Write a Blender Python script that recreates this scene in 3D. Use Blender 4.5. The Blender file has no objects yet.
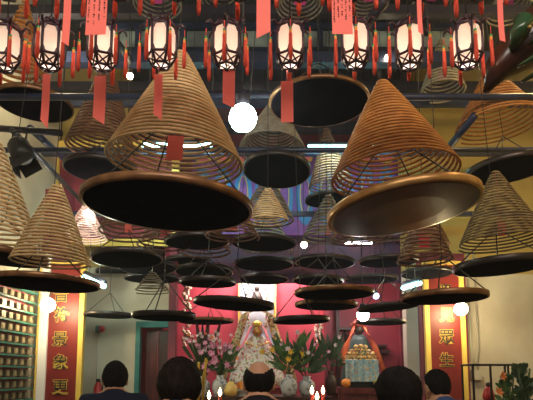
import bpy, bmesh, math, random
from mathutils import Vector, Matrix, Euler
random.seed(7)
C = bpy.context.scene.collection
S = bpy.context.scene
PI = math.pi
# ---------------------------------------------------------------- camera
F = 533.0; PITCH = math.radians(7.0); CY = 308.0; CZ = 1.6
cam = bpy.data.objects.new('camera', bpy.data.cameras.new('camera')); C.objects.link(cam)
cam.location = (0, 0, CZ); cam.rotation_euler = (PI/2 + PITCH, 0, 0)
cam.data.sensor_width = 36; cam.data.lens = 36.0*F/533.0
cam.data.shift_y = (CY-200.0)/533.0; cam.data.clip_start = 0.05
S.camera = cam
# ---------------------------------------------------------------- world, exposure
w = bpy.data.worlds.new('world'); S.world = w; w.use_nodes = True
w.node_tree.nodes['Background'].inputs[0].default_value = (0.55, 0.6, 0.7, 1)
w.node_tree.nodes['Background'].inputs[1].default_value = 0.05
# thin incense smoke through the whole hall
vs_ = w.node_tree.nodes.new('ShaderNodeVolumeScatter'); vs_.inputs['Density'].default_value = 0.0065; vs_.inputs['Anisotropy'].default_value = .6
w.node_tree.links.new(vs_.outputs[0], w.node_tree.nodes['World Output'].inputs['Volume'])
S.view_settings.view_transform = 'Standard'; S.view_settings.look = 'None'
S.view_settings.gamma = 1; S.view_settings.use_curve_mapping = False
S.view_settings.exposure = 0.4

def P(u, v, Y):
    a = (u-266.5)/F; b = (CY-v)/F
    d = Vector((a, math.cos(PITCH)-b*math.sin(PITCH), math.sin(PITCH)+b*math.cos(PITCH)))
    d *= Y/d.y
    return Vector((d.x, d.y, d.z+CZ))
def lamp(name, kind, loc, power, color, size=0.05, rot=None, spot=None, sx=None, blend=0.5):
    if kind == 'AREA': sx, spot = spot, None
    l = bpy.data.lights.new(name, kind); l.energy = power; l.color = color
    if kind == 'AREA':
        l.size = size
        if sx: l.shape = 'RECTANGLE'; l.size = size; l.size_y = sx
    else: l.shadow_soft_size = size
    if kind == 'SPOT': l.spot_size = spot or 1.0; l.spot_blend = blend
    o = bpy.data.objects.new(name, l); C.objects.link(o); o.location = loc
    if rot: o.rotation_euler = rot
    return o
# added fill lamp from the camera side, set high so tray undersides stay dark
lamp('front_fill', 'AREA', (0.2, -1.4, 4.9), 150, (1.0, 0.86, 0.74), 4.5, (math.radians(62), 0, 0), 1.6)
lamp('bulb_light', 'POINT', P(243, 118, 3.45), 60, (0.72, 1.0, 0.9), 0.09)
lamp('left_banner_light', 'POINT', P(50, 305, 6.05), 16, (1.0, 0.78, 0.45), 0.06)
lamp('right_banner_light', 'POINT', P(463, 309, 6.5), 20, (1.0, 0.8, 0.42), 0.06)
lamp('altar_light', 'AREA', (-0.1, 8.0, 3.45), 50, (1.0, 0.84, 0.76), 1.6, (math.radians(20), 0, 0), 0.3)
lamp('altar_side_light', 'POINT', P(362, 316, 7.45), 9, (1.0, 0.8, 0.8), 0.05)
lamp('tube_light_left', 'AREA', P(182, 143, 6.3)-Vector((0,0,.05)), 15, (0.55, 1.0, 0.95), 1.0, (math.radians(50),0,0), 0.1)
lamp('tube_light_right', 'AREA', P(350, 146, 6.3)-Vector((0,0,.05)), 15, (0.55, 1.0, 0.95), 1.0, (math.radians(50),0,0), 0.1)
lamp('left_tube_spill', 'POINT', P(95, 286, 5.5), 12, (0.85, 1.0, 0.78), 0.06)
lamp('right_tube_spill', 'POINT', P(411, 290, 6.1), 4, (0.5, 0.9, 1.0), 0.06)
lamp('pale_cone_light', 'POINT', P(90, 214, 5.2), 7, (1.0, 0.9, 0.85), 0.04)
lamp('upper_right_light', 'POINT', (2.6, 4.6, 4.6), 34, (1.0, 0.72, 0.32), 0.12)
lamp('upper_left_light', 'POINT', (-2.3, 5.2, 4.9), 26, (1.0, 0.86, 0.55), 0.12)
lamp('right_hall_light', 'POINT', (2.0, 2.4, 4.0), 22, (1.0, 0.62, 0.28), 0.12)

# ---------------------------------------------------------------- materials
MATS = {}
def mat(name, col, rough=0.6, metal=0.0, col2=None, scale=8.0, emit=None, es=0, bump=0.0, detail=4, lo=0.4, hi=0.6, stretch=None, trans=0.0, coat=0):
    m = bpy.data.materials.new(name); m.use_nodes = True
    nt = m.node_tree; b = nt.nodes['Principled BSDF']
    b.inputs['Base Color'].default_value = (*col, 1)
    b.inputs['Roughness'].default_value = rough; b.inputs['Metallic'].default_value = metal
    if coat: b.inputs['Coat Weight'].default_value = coat
    if trans: b.inputs['Transmission Weight'].default_value = trans
    if emit: b.inputs['Emission Color'].default_value = (*emit, 1); b.inputs['Emission Strength'].default_value = es
    if col2 or bump:
        tc = nt.nodes.new('ShaderNodeTexCoord'); mp = nt.nodes.new('ShaderNodeMapping')
        nt.links.new(tc.outputs['Object'], mp.inputs[0])
        if stretch: mp.inputs['Scale'].default_value = stretch
        n = nt.nodes.new('ShaderNodeTexNoise'); n.inputs['Scale'].default_value = scale; n.inputs['Detail'].default_value = detail
        nt.links.new(mp.outputs[0], n.inputs['Vector'])
        if col2:
            r = nt.nodes.new('ShaderNodeValToRGB')
            r.color_ramp.elements[0].position = lo; r.color_ramp.elements[1].position = hi
            r.color_ramp.elements[0].color = (*col, 1); r.color_ramp.elements[1].color = (*col2, 1)
            nt.links.new(n.outputs['Fac'], r.inputs[0]); nt.links.new(r.outputs[0], b.inputs['Base Color'])
        if bump:
            bp = nt.nodes.new('ShaderNodeBump'); bp.inputs['Strength'].default_value = bump; bp.inputs['Distance'].default_value = 0.01
            nt.links.new(n.outputs['Fac'], bp.inputs['Height']); nt.links.new(bp.outputs[0], b.inputs['Normal'])
    if name in ('tray_black', 'hair_black', 'hair_brown', 'black_cloth', 'navy'): b.inputs['Specular IOR Level'].default_value = .0 if name == 'tray_black' else .08
    MATS[name] = m
    return m
def confetti(name, base, cols, scale=60, thr=0.45):
    m = bpy.data.materials.new(name); m.use_nodes = True
    nt = m.node_tree; b = nt.nodes['Principled BSDF']; b.inputs['Roughness'].default_value = 0.6
    tc = nt.nodes.new('ShaderNodeTexCoord'); v = nt.nodes.new('ShaderNodeTexVoronoi'); v.inputs['Scale'].default_value = scale
    nt.links.new(tc.outputs['Object'], v.inputs['Vector'])
    sp = nt.nodes.new('ShaderNodeSeparateColor'); nt.links.new(v.outputs['Color'], sp.inputs[0])
    r = nt.nodes.new('ShaderNodeValToRGB'); r.color_ramp.interpolation = 'CONSTANT'
    el = r.color_ramp.elements; el[0].position = 0; el[0].color = (*base, 1); el[1].position = thr; el[1].color = (*cols[0], 1)
    for i, c in enumerate(cols[1:]):
        e = el.new(thr+(1-thr)*(i+1)/len(cols)); e.color = (*c, 1)
    nt.links.new(sp.outputs[0], r.inputs[0]); nt.links.new(r.outputs[0], b.inputs['Base Color'])
    MATS[name] = m; return m
mat('floor', (0.16, 0.11, 0.09), 0.35, col2=(0.09, 0.06, 0.05), scale=3)
mat('white_wall', (0.60, 0.55, 0.42), 0.75, col2=(0.42, 0.37, 0.27), scale=1.6, bump=0.1, lo=0.35, hi=0.7)
mat('ochre_wall', (0.52, 0.38, 0.10), 0.8, col2=(0.38, 0.27, 0.075), scale=1.2, bump=0.1, lo=0.3, hi=0.75)
mat('crimson_wall', (0.50, 0.055, 0.085), 0.45, col2=(0.40, 0.04, 0.065), scale=1.5)
mat('maroon', (0.26, 0.025, 0.045), 0.5, col2=(0.17, 0.02, 0.035), scale=3)
mat('banner_red', (0.20, 0.013, 0.010), 0.45, col2=(0.15, 0.010, 0.008), scale=3)
mat('gold', (0.78, 0.50, 0.09), 0.4, 0.3)
mat('gold_paint', (0.75, 0.52, 0.10), 0.5)
mat('black_paint', (0.012, 0.012, 0.012), 0.4)
mat('ceiling', (0.035, 0.05, 0.055), 0.8, col2=(0.02, 0.028, 0.035), scale=2)
mat('beam_blue', (0.022, 0.035, 0.085), 0.4, col2=(0.015, 0.022, 0.05), scale=6)
mat('beam_dark', (0.02, 0.018, 0.03), 0.5)
mat('dim_glass', (0.28, 0.36, 0.34), 0.3, col2=(0.12, 0.15, 0.15), scale=3)
mat('pipe', (0.12, 0.13, 0.15), 0.3, 0.7)
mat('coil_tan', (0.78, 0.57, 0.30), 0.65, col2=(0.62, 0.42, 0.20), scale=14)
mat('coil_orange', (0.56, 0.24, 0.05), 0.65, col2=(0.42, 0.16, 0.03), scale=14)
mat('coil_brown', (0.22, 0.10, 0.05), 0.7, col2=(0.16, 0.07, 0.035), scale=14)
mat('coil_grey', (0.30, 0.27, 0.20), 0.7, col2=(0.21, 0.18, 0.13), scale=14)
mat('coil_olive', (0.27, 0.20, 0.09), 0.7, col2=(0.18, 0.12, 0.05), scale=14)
mat('coil_pink', (0.80, 0.55, 0.48), 0.6)
mat('tray_black', (0.005, 0.0045, 0.007), 0.6, 0.0, col2=(0.009, 0.007, 0.009), scale=7)
mat('tray_bronze', (0.12, 0.045, 0.015), 0.30, 0.35, col2=(0.045, 0.018, 0.012), scale=3.5, lo=0.35, hi=0.65)
mat('rim_bronze', (0.26, 0.13, 0.05), 0.35, 0.45, col2=(0.15, 0.07, 0.03), scale=10)
mat('rim_gold', (0.55, 0.33, 0.12), 0.32, 0.5, col2=(0.42, 0.22, 0.07), scale=10)
mat('rim_dark', (0.035, 0.026, 0.024), 0.35, 0.4)
mat('wire', (0.05, 0.045, 0.045), 0.4, 0.6)
mat('red_paper', (0.92, 0.17, 0.13), 0.7)
mat('dark_red_paper', (0.62, 0.02, 0.04), 0.7)
mat('magenta_paper', (0.55, 0.05, 0.24), 0.7)
mat('ink', (0.09, 0.02, 0.02), 0.7)
mat('tassel_red', (0.90, 0.12, 0.05), 0.7, col2=(0.68, 0.05, 0.03), scale=60, stretch=(8, 8, 0.4))
mat('bead_green', (0.02, 0.35, 0.14), 0.3)
mat('bead_yellow', (0.85, 0.36, 0.05), 0.3)
mat('lantern_frame', (0.055, 0.016, 0.026), 0.4, col2=(0.03, 0.010, 0.02), scale=20)
mat('lantern_panel', (0.9, 0.82, 0.75), 0.5, emit=(1.0, 0.80, 0.66), es=2.2)
def panel_mat():
    m = MATS['lantern_panel']; nt = m.node_tree; b = nt.nodes['Principled BSDF']; out = nt.nodes['Material Output']
    b.inputs['Emission Strength'].default_value = 0.10
    tr = nt.nodes.new('ShaderNodeBsdfTranslucent'); tr.inputs[0].default_value = (1.0, .88, .80, 1)
    mx = nt.nodes.new('ShaderNodeMixShader'); mx.inputs[0].default_value = .7
    nt.links.new(b.outputs[0], mx.inputs[1]); nt.links.new(tr.outputs[0], mx.inputs[2]); nt.links.new(mx.outputs[0], out.inputs[0])
panel_mat()
mat('bulb_inner', (1, 1, 1), 0.4, emit=(1.0, 0.85, 0.7), es=14)
mat('bulb_glow', (1, 1, 1), 0.4, emit=(0.80, 1.0, 0.93), es=30)
mat('warm_glow', (1, 1, 1), 0.4, emit=(1.0, 0.80, 0.48), es=30)
mat('white_glow', (1, 1, 1), 0.4, emit=(1.0, 0.93, 0.85), es=20)
mat('cyan_glow', (1, 1, 1), 0.4, emit=(0.35, 1.0, 0.95), es=7)
mat('blue_glow', (1, 1, 1), 0.4, emit=(0.35, 0.6, 1.0), es=8)
mat('flame', (1, 1, 1), 0.4, emit=(1.0, 0.72, 0.40), es=14)
mat('skin', (0.50, 0.26, 0.15), 0.55, col2=(0.44, 0.22, 0.13), scale=12)
mat('hair_black', (0.004, 0.0035, 0.004), 0.75, col2=(0.009, 0.007, 0.007), scale=60, bump=0.4, stretch=(1, 1, 0.3))
mat('hair_brown', (0.006, 0.004, 0.004), 0.75, col2=(0.013, 0.008, 0.007), scale=60, bump=0.4, stretch=(1, 1, 0.3))
mat('navy', (0.014, 0.017, 0.032), 0.8, bump=0.3, scale=20)
mat('black_cloth', (0.012, 0.011, 0.014), 0.8, bump=0.3, scale=20)
mat('blue_cloth', (0.02, 0.055, 0.17), 0.8, bump=0.3, scale=20)
mat('dark_trousers', (0.02, 0.02, 0.025), 0.8)
mat('leather', (0.02, 0.012, 0.01), 0.4)
mat('teal', (0.03, 0.22, 0.19), 0.5, col2=(0.02, 0.15, 0.14), scale=5)
mat('dark_wood', (0.055, 0.018, 0.014), 0.4, col2=(0.03, 0.011, 0.01), scale=3, stretch=(8, 8, 0.6))
mat('red_door', (0.16, 0.035, 0.03), 0.35, col2=(0.08, 0.015, 0.015), scale=3, stretch=(8, 8, 0.6))
mat('tablet', (0.30, 0.25, 0.14), 0.4, col2=(0.14, 0.10, 0.05), scale=9)
mat('tablet_mark', (0.38, 0.28, 0.16), 0.5)
mat('teal_shelf', (0.02, 0.13, 0.10), 0.4)
mat('purple_paint', (0.20, 0.045, 0.26), 0.5, col2=(0.10, 0.03, 0.24), scale=5)
mat('blue_paint', (0.02, 0.16, 0.42), 0.5)
mat('valance', (0.09, 0.015, 0.045), 0.6, col2=(0.035, 0.012, 0.05), scale=6)
mat('yellow_paint', (0.55, 0.42, 0.08), 0.5)
mat('niche_white', (0.60, 0.62, 0.72), 0.6, col2=(0.40, 0.45, 0.62), scale=4)
confetti('robe_pattern', (0.78, 0.72, 0.66), [(0.62, 0.10, 0.14), (0.80, 0.66, 0.45), (0.35, 0.38, 0.15), (0.85, 0.80, 0.76), (0.60, 0.35, 0.38)], 42, 0.5)
confetti('garland', (0.68, 0.54, 0.40), [(0.55, 0.10, 0.12), (0.75, 0.68, 0.45), (0.20, 0.10, 0.05), (0.72, 0.6, 0.5)], 60, 0.35)
confetti('gold_embroidery', (0.80, 0.45, 0.14), [(0.85, 0.62, 0.25), (0.60, 0.12, 0.05), (0.10, 0.22, 0.16), (0.9, 0.75, 0.45)], 55, 0.45)
confetti('blue_embroidery', (0.26, 0.42, 0.50), [(0.42, 0.52, 0.55), (0.16, 0.30, 0.42), (0.55, 0.36, 0.18), (0.48, 0.52, 0.48)], 45, 0.55)
confetti('cape_gold', (0.62, 0.40, 0.16), [(0.75, 0.6, 0.35), (0.45, 0.10, 0.08), (0.2, 0.14, 0.06), (0.8, 0.7, 0.5)], 40, 0.45)
confetti('porcelain', (0.62, 0.64, 0.66), [(0.22, 0.28, 0.36), (0.60, 0.62, 0.64), (0.30, 0.33, 0.30)], 38, 0.55)
mat('pink_cloth', (0.75, 0.20, 0.24), 0.6, col2=(0.6, 0.12, 0.16), scale=12)
mat('orange_cloth', (0.78, 0.15, 0.05), 0.6, col2=(0.6, 0.1, 0.03), scale=10)
mat('gold_face', (0.62, 0.30, 0.08), 0.3, 0.6)
mat('dark_face', (0.035, 0.02, 0.015), 0.35)
mat('dark_green_cloth', (0.02, 0.045, 0.04), 0.6)
mat('crown_red', (0.5, 0.08, 0.05), 0.4)
mat('leaf', (0.035, 0.12, 0.03), 0.5, col2=(0.10, 0.20, 0.05), scale=12)
mat('leaf_dark', (0.02, 0.055, 0.02), 0.5, col2=(0.04, 0.08, 0.03), scale=12)
mat('leaf_maroon', (0.07, 0.03, 0.03), 0.5)
mat('stem', (0.05, 0.10, 0.03), 0.5)
mat('lily_pink', (0.72, 0.22, 0.42), 0.5, col2=(0.8, 0.45, 0.58), scale=25)
mat('lily_white', (0.75, 0.62, 0.62), 0.5)
mat('petal_yellow', (0.85, 0.55, 0.04), 0.5)
mat('petal_orange', (0.8, 0.24, 0.06), 0.5)
mat('orange_fruit', (0.85, 0.30, 0.03), 0.5, bump=0.3, scale=80)
mat('pear_fruit', (0.80, 0.52, 0.14), 0.45)
mat('pomelo', (0.60, 0.55, 0.12), 0.45)
mat('plastic_white', (0.8, 0.78, 0.76), 0.3)
mat('wax_red', (0.6, 0.04, 0.03), 0.4)
mat('yellow_stick', (0.75, 0.50, 0.04), 0.5)
mat('iron', (0.015, 0.013, 0.015), 0.4, 0.3)
mat('conduit', (0.42, 0.40, 0.32), 0.5)
mat('red_gloss', (0.55, 0.03, 0.03), 0.3)
mat('ornament_brown', (0.07, 0.022, 0.010), 0.3, col2=(0.03, 0.010, 0.008), scale=6, coat=0.4)
mat('ornament_green', (0.02, 0.07, 0.025), 0.25, col2=(0.05, 0.09, 0.04), scale=9, coat=0.4)
mat('ornament_gold', (0.35, 0.22, 0.07), 0.35, 0.4)
mat('figurine_grey', (0.16, 0.17, 0.22), 0.5)
mat('spotlight_black', (0.012, 0.012, 0.012), 0.5)

# ---------------------------------------------------------------- mesh builder
class MB:
    def __init__(s): s.v = []; s.f = []; s.m = []; s.mi = 0; s.smooth = []
    def add(s, vs, fs, smooth=False, M=None):
        o = len(s.v)
        s.v += [tuple((M @ Vector(p)) if M else p) for p in vs]
        for f in fs: s.f.append([i+o for i in f]); s.m.append(s.mi); s.smooth.append(smooth)
        return s
    def box(s, c, d, M=None):
        x, y, z = c; a, b, h = d[0]/2, d[1]/2, d[2]/2
        vs = [(x+i*a, y+j*b, z+k*h) for i in (-1, 1) for j in (-1, 1) for k in (-1, 1)]
        return s.add(vs, [(0,1,3,2),(4,6,7,5),(0,4,5,1),(2,3,7,6),(0,2,6,4),(1,5,7,3)], False, M)
    def tube(s, pts, r, n=6, caps=True, closed=False, flat=1.0, M=None):
        pts = [Vector(p) for p in pts]; N = len(pts)
        R = r if isinstance(r, (list, tuple)) else [r]*N
        vs = []; fs = []
        for i, p in enumerate(pts):
            if closed: t = pts[(i+1) % N]-pts[i-1]
            else: t = pts[min(i+1, N-1)]-pts[max(i-1, 0)]
            if t.length < 1e-9: t = Vector((0, 0, 1))
            t.normalize()
            up = Vector((0, 0, 1)) if abs(t.z) < 0.9 else Vector((0, 1, 0))
            a = t.cross(up).normalized(); b = t.cross(a)
            for k in range(n):
                q = 2*PI*k/n
                vs.append(p+a*math.cos(q)*R[i]+b*math.sin(q)*R[i]*flat)
        for i in range(N if closed else N-1):
            j = (i+1) % N
            for k in range(n):
                l = (k+1) % n
                fs.append((i*n+k, i*n+l, j*n+l, j*n+k))
        if caps and not closed:
            fs.append(tuple(range(n-1, -1, -1))); fs.append(tuple((N-1)*n+k for k in range(n)))
        return s.add(vs, fs, True, M)
    def lathe(s, prof, n=32, c=(0, 0, 0), sy=1.0, M=None, smooth=True):
        vs = []; fs = []
        for (r, z) in prof:
            for k in range(n):
                q = 2*PI*k/n
                vs.append((c[0]+r*math.cos(q), c[1]+r*math.sin(q)*sy, c[2]+z))
        for i in range(len(prof)-1):
            for k in range(n):
                l = (k+1) % n
                fs.append((i*n+k, i*n+l, (i+1)*n+l, (i+1)*n+k))
        fs.append(tuple(range(n-1, -1, -1))); fs.append(tuple((len(prof)-1)*n+k for k in range(n)))
        return s.add(vs, fs, smooth, M)
    def ball(s, c, r, n=12, rings=8, M=None):
        if not isinstance(r, (tuple, list)): r = (r, r, r)
        vs = []; fs = []
        for i in range(rings+1):
            t = PI*i/rings; t = min(max(t, 0.02), PI-0.02)
            for k in range(n):
                q = 2*PI*k/n
                vs.append((c[0]+r[0]*math.sin(t)*math.cos(q), c[1]+r[1]*math.sin(t)*math.sin(q), c[2]-r[2]*math.cos(t)))
        for i in range(rings):
            for k in range(n):
                l = (k+1) % n
                fs.append((i*n+k, i*n+l, (i+1)*n+l, (i+1)*n+k))
        fs.append(tuple(range(n-1, -1, -1))); fs.append(tuple(rings*n+k for k in range(n)))
        return s.add(vs, fs, True, M)
    def prism(s, pts, y0, y1, M=None):     # outline in x,z extruded along y
        n = len(pts); vs = [(x, y0, z) for x, z in pts]+[(x, y1, z) for x, z in pts]
        fs = [tuple(range(n)), tuple(range(2*n-1, n-1, -1))]+[(i, i+n, (i+1) % n+n, (i+1) % n) for i in range(n)]
        return s.add(vs, fs, False, M)
    def build(s, name, mats, parent=None, loc=None, rot=None):
        me = bpy.data.meshes.new(name); me.from_pydata([tuple(v) for v in s.v], [], s.f)
        if not isinstance(mats, (list, tuple)): mats = [mats]
        for m in mats: me.materials.append(MATS[m])
        me.polygons.foreach_set('material_index', s.m); me.polygons.foreach_set('use_smooth', s.smooth)
        bm = bmesh.new(); bm.from_mesh(me); bmesh.ops.recalc_face_normals(bm, faces=bm.faces); bm.to_mesh(me); bm.free()
        me.update()
        o = bpy.data.objects.new(name, me); C.objects.link(o)
        if parent: o.parent = parent
        if loc is not None: o.location = loc
        if rot is not None: o.rotation_euler = rot
        return o
def tag(o, label, cat, group=None):
    o['label'] = label; o['category'] = cat
    if group: o['group'] = group
    return o
def thing(name, label, cat, loc=(0, 0, 0), rot=None, group=None):
    o = bpy.data.objects.new(name, None); C.objects.link(o); o.location = loc
    o.empty_display_size = 0.05
    if rot: o.rotation_euler = rot
    return tag(o, label, cat, group)
def struct(o, label=None):
    o['kind'] = 'structure'
    if label: o['label'] = label
    return o
def copy_part(src, parent, loc=None, rot=None):
    c = src.copy(); C.objects.link(c); c.parent = parent
    if loc is not None: c.location = loc
    if rot is not None: c.rotation_euler = rot
    for ch in src.children: copy_part(ch, c)
    return c
def bx(name, c, d, m): return MB().box(c, d).build(name, m)

# ---------------------------------------------------------------- room
H = 6.2
struct(bx('floor', (0, 3.2, -0.05), (9.4, 12.4, 0.1), 'floor'))
struct(bx('ceiling', (0, 3.2, H+0.05), (9.4, 12.4, 0.1), 'ceiling'))
XL, XR = -2.9, 3.9
struct(bx('wall_left', (XL-0.1, 2.2, H/2), (0.2, 9.9, H), 'white_wall'))
struct(bx('wall_right', (XR+0.1, 2.2, H/2), (0.2, 9.9, H), 'ochre_wall'))
struct(bx('wall_back', (0.3, 8.85, H/2), (8.6, 0.2, H), 'maroon'))
YB = 7.2
# left rear wall with the doorway (pixels 83..172), right rear wall
def X(u, Y): return (u-266.5)/F*Y*1.0
xa, xb = X(34, YB), X(137, YB)
xd = X(172, YB)
zd = P(150, 322, YB).z
m = MB(); m.box(((XL+xb)/2, YB+.1, 3.05/2), (xb-XL, .2, 3.05)); m.box(((xb+xd)/2, YB+.1, (zd+3.05)/2), (xd-xb, .2, 3.05-zd))
struct(m.build('wall_rear_left', 'white_wall'))
struct(bx('wall_rear_left_upper', ((XL+X(120, YB))/2, YB+.1, (H+3.05)/2), (X(120, YB)-XL, .2, H-3.05), 'ochre_wall'))
xr = X(407, YB)
struct(bx('wall_rear_right', ((xr+XR)/2, YB+.1, 2.95/2), (XR-xr, .2, 2.95), 'white_wall'))
struct(bx('wall_rear_right_upper', ((xr+XR)/2, YB+.1, (H+2.95)/2), (XR-xr, .2, H-2.95), 'ochre_wall'))
# altar crimson wall
zc = 3.75
struct(bx('wall_altar', (X(296, 8.6), 8.6, zc/2), (X(425, 8.6)-X(160, 8.6), .12, zc), 'crimson_wall'))
struct(bx('trim_1', (X(174.5, 7.3), 7.15, 1.75), (0.10, .14, 3.5), 'maroon'))
struct(bx('trim_2', (X(331, 7.9), 8.45, 1.85), (0.07, .16, 3.7), 'maroon'))
# door
d = thing('door_1', 'dark reddish wooden double door in a teal frame behind the worshippers', 'door', (0, YB-.03, 0)); d['kind'] = 'structure'
m = MB(); m.box((xb+.03, 0, zd/2), (.06, .12, zd)); m.box(((xb+xd)/2+.03, 0, zd-.04), (xd-xb-.06, .12, .08)); m.build('door_frame', 'teal', d)
for i, mm in ((0, 'red_door'), (1, 'dark_wood')):
    wx = (xd-xb-.12)/2; x0 = xb+.10+wx*i
    m = MB(); m.box((x0+wx/2, .16, zd/2-.05), (wx-.01, .04, zd-.1)); m.box((x0+wx/2, .135, zd*.72), (wx*.6, .02, zd*.35))
    l = m.build('door_leaf', mm, d)
    MB().ball((x0+(wx-.04 if i == 0 else .04), .11, 1.1), .02).build('door_knob', 'gold', l)
# red framed panel, upper left
xq0, xq1 = X(47, 7.1), X(172, 7.1); zq0, zq1 = P(60, 243, 7.1).z, P(60, 145, 7.1).z
r = thing('framed_panel', 'large maroon wall panel with gold frame high on the left rear wall', 'wall panel', ((xq0+xq1)/2, 7.12, (zq0+zq1)/2))
wq, hq = xq1-xq0, zq1-zq0
MB().box((0, .02, 0), (wq, .04, hq)).build('panel', 'maroon', r)
m = MB()
for sx in (-1, 1): m.box((sx*wq/2, -.02, 0), (.10, .06, hq+.1))
for sz in (-1, 1): m.box((0, -.02, sz*hq/2), (wq-.1, .06, .10))
m.build('frame', 'gold_paint', r)

# ceiling beams, transom, pipes
def beam(name, u0, v0, u1, v1, Y0, Y1, rad, m, label, cat='beam'):
    a, b = P(u0, v0, Y0), P(u1, v1, Y1)
    o = MB().tube([a, b], rad, 10).build(name, m); return o
n_trim = 3
for (v, Y, th, mm) in ((12, 5.2, .10, 'beam_dark'), (60, 5.6, .13, 'beam_blue'), (88, 6.6, .12, 'beam_dark'), (104, 6.3, .07, 'beam_blue'), (128, 7.4, .14, 'beam_dark'), (152, 6.6, .09, 'beam_blue'), (214, 7.0, .06, 'beam_blue')):
    z = P(266, v, Y).z
    struct(bx('trim_%d' % n_trim, ((XL+XR)/2, Y, z), (XR-XL, th, th), mm)); n_trim += 1
for x in (-1.35, 0.35, 1.9):
    struct(bx('trim_%d' % n_trim, (x, 5.4, 5.75), (.14, 6.4, .2), 'beam_dark')); n_trim += 1
# clerestory strip seen between the lanterns
Yc = 6.0; z0, z1 = P(266, 52, Yc).z, P(266, 28, Yc).z
wn = thing('window_1', 'dim greenish clerestory window strip high behind the lanterns', 'window', (0.1, Yc, z0)); wn['kind'] = 'structure'
m = MB(); hh = z1-z0
for k in range(9): m.box((-2.2+k*.55, 0, hh/2), (.06, .08, hh))
m.box((0, 0, 0), (4.5, .1, .07)); m.box((0, 0, hh), (4.5, .1, .07)); m.build('window_frame', 'beam_blue', wn)
for k in range(8): MB().box((-1.925+k*.55, .01, hh/2), (.48, .02, hh-.08)).build('pane', 'dim_glass', wn)
# hanging rails
def rail(a, b, rad, m, label, g='rails the incense coils hang from'):
    o = MB().tube([a, b], rad, 10).build('ceiling_rail', m); tag(o, label, 'rail', g); return o
zr = 3.78
for v, lb in ((97, 'dark blue crosswise rail above the yellow right wall, upper of the two'), (150, 'dark blue crosswise rail running level with the teal tube lights, lower of the two')):
    Y = (zr-CZ)/((P(266, v, 1).z-CZ))
    rail(Vector((XL, Y, zr)), Vector((XR, Y, zr)), .028, 'beam_blue', lb)
rail(P(12, 130, 4.55), P(92, 212, 6.9), .028, 'pipe', 'grey pipe rail running back along the left wall, lower of the pair')
rail(P(30, 128, 4.7), P(72, 166, 5.9), .034, 'beam_blue', 'thick dark rail beside the left pipe, upper of the pair')
rail(P(-20, 127, 4.6), P(62, 133, 4.6), .03, 'beam_dark', 'short dark bar carrying the stage spotlight at left')
rail(P(262, 135, 5.6), P(284, 90, 5.0), .03, 'beam_dark', 'short slanting dark bar behind the hanging grey coil near centre')
rail(P(445, 152, 4.6), P(475, 115, 4.1), .03, 'beam_blue', 'slanting dark blue bar beside the right incense cone')
rail(P(130, 60, 5.2), P(108, 30, 4.6), .035, 'beam_dark', 'slanting dark bar high behind the third lantern')
rail(P(355, 40, 4.2), P(385, 0, 3.7), .04, 'beam_dark', 'thick slanting dark bar at the top, right of centre')

# painted beam board behind the coils
pb = MB(); Yp = 7.6
zz0, zz1 = P(266, 236, Yp).z, P(266, 150, Yp).z; xp0, xp1 = X(190, Yp), X(404, Yp)
pb.box(((xp0+xp1)/2, Yp, (zz0+zz1)/2), (xp1-xp0, .12, zz1-zz0))
def oval(mb, cx, cz, rx, rz, y0, y1, mi):
    mb.mi = mi; mb.prism([(cx+rx*math.cos(t*PI/10), cz+rz*math.sin(t*PI/10)) for t in range(20)], y0, y1); mb.mi = 0
k = 0
while xp0+.3*k+.15 < xp1:
    cx = xp0+.3*k+.15
    oval(pb, cx, zz0+(zz1-zz0)*.45, .13, .45, Yp-.075, Yp-.055, 1)
    oval(pb, cx, zz0+(zz1-zz0)*.45, .075, .3, Yp-.085, Yp-.07, 2)
    oval(pb, cx, zz0+(zz1-zz0)*.45, .06, .28, Yp-.095, Yp-.08, 0)
    oval(pb, cx, zz0+(zz1-zz0)*.88, .12, .08, Yp-.085, Yp-.055, 2)
    oval(pb, cx, zz0+(zz1-zz0)*.88, .09, .055, Yp-.095, Yp-.08, 3)
    k += 1
struct(bx('trim_40', ((X(172,7.75)+X(404,7.75))/2, 7.75, (P(266,283,7.75).z+P(266,232,7.75).z)/2), (X(404,7.75)-X(172,7.75), .08, P(266,232,7.75).z-P(266,283,7.75).z), 'valance'))
pbo = pb.build('painted_board', ['purple_paint', 'blue_paint', 'yellow_paint', 'pink_cloth'])
tag(pbo, 'blue and purple painted beam board with yellow-outlined ovals behind the coils', 'painted board')

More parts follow.
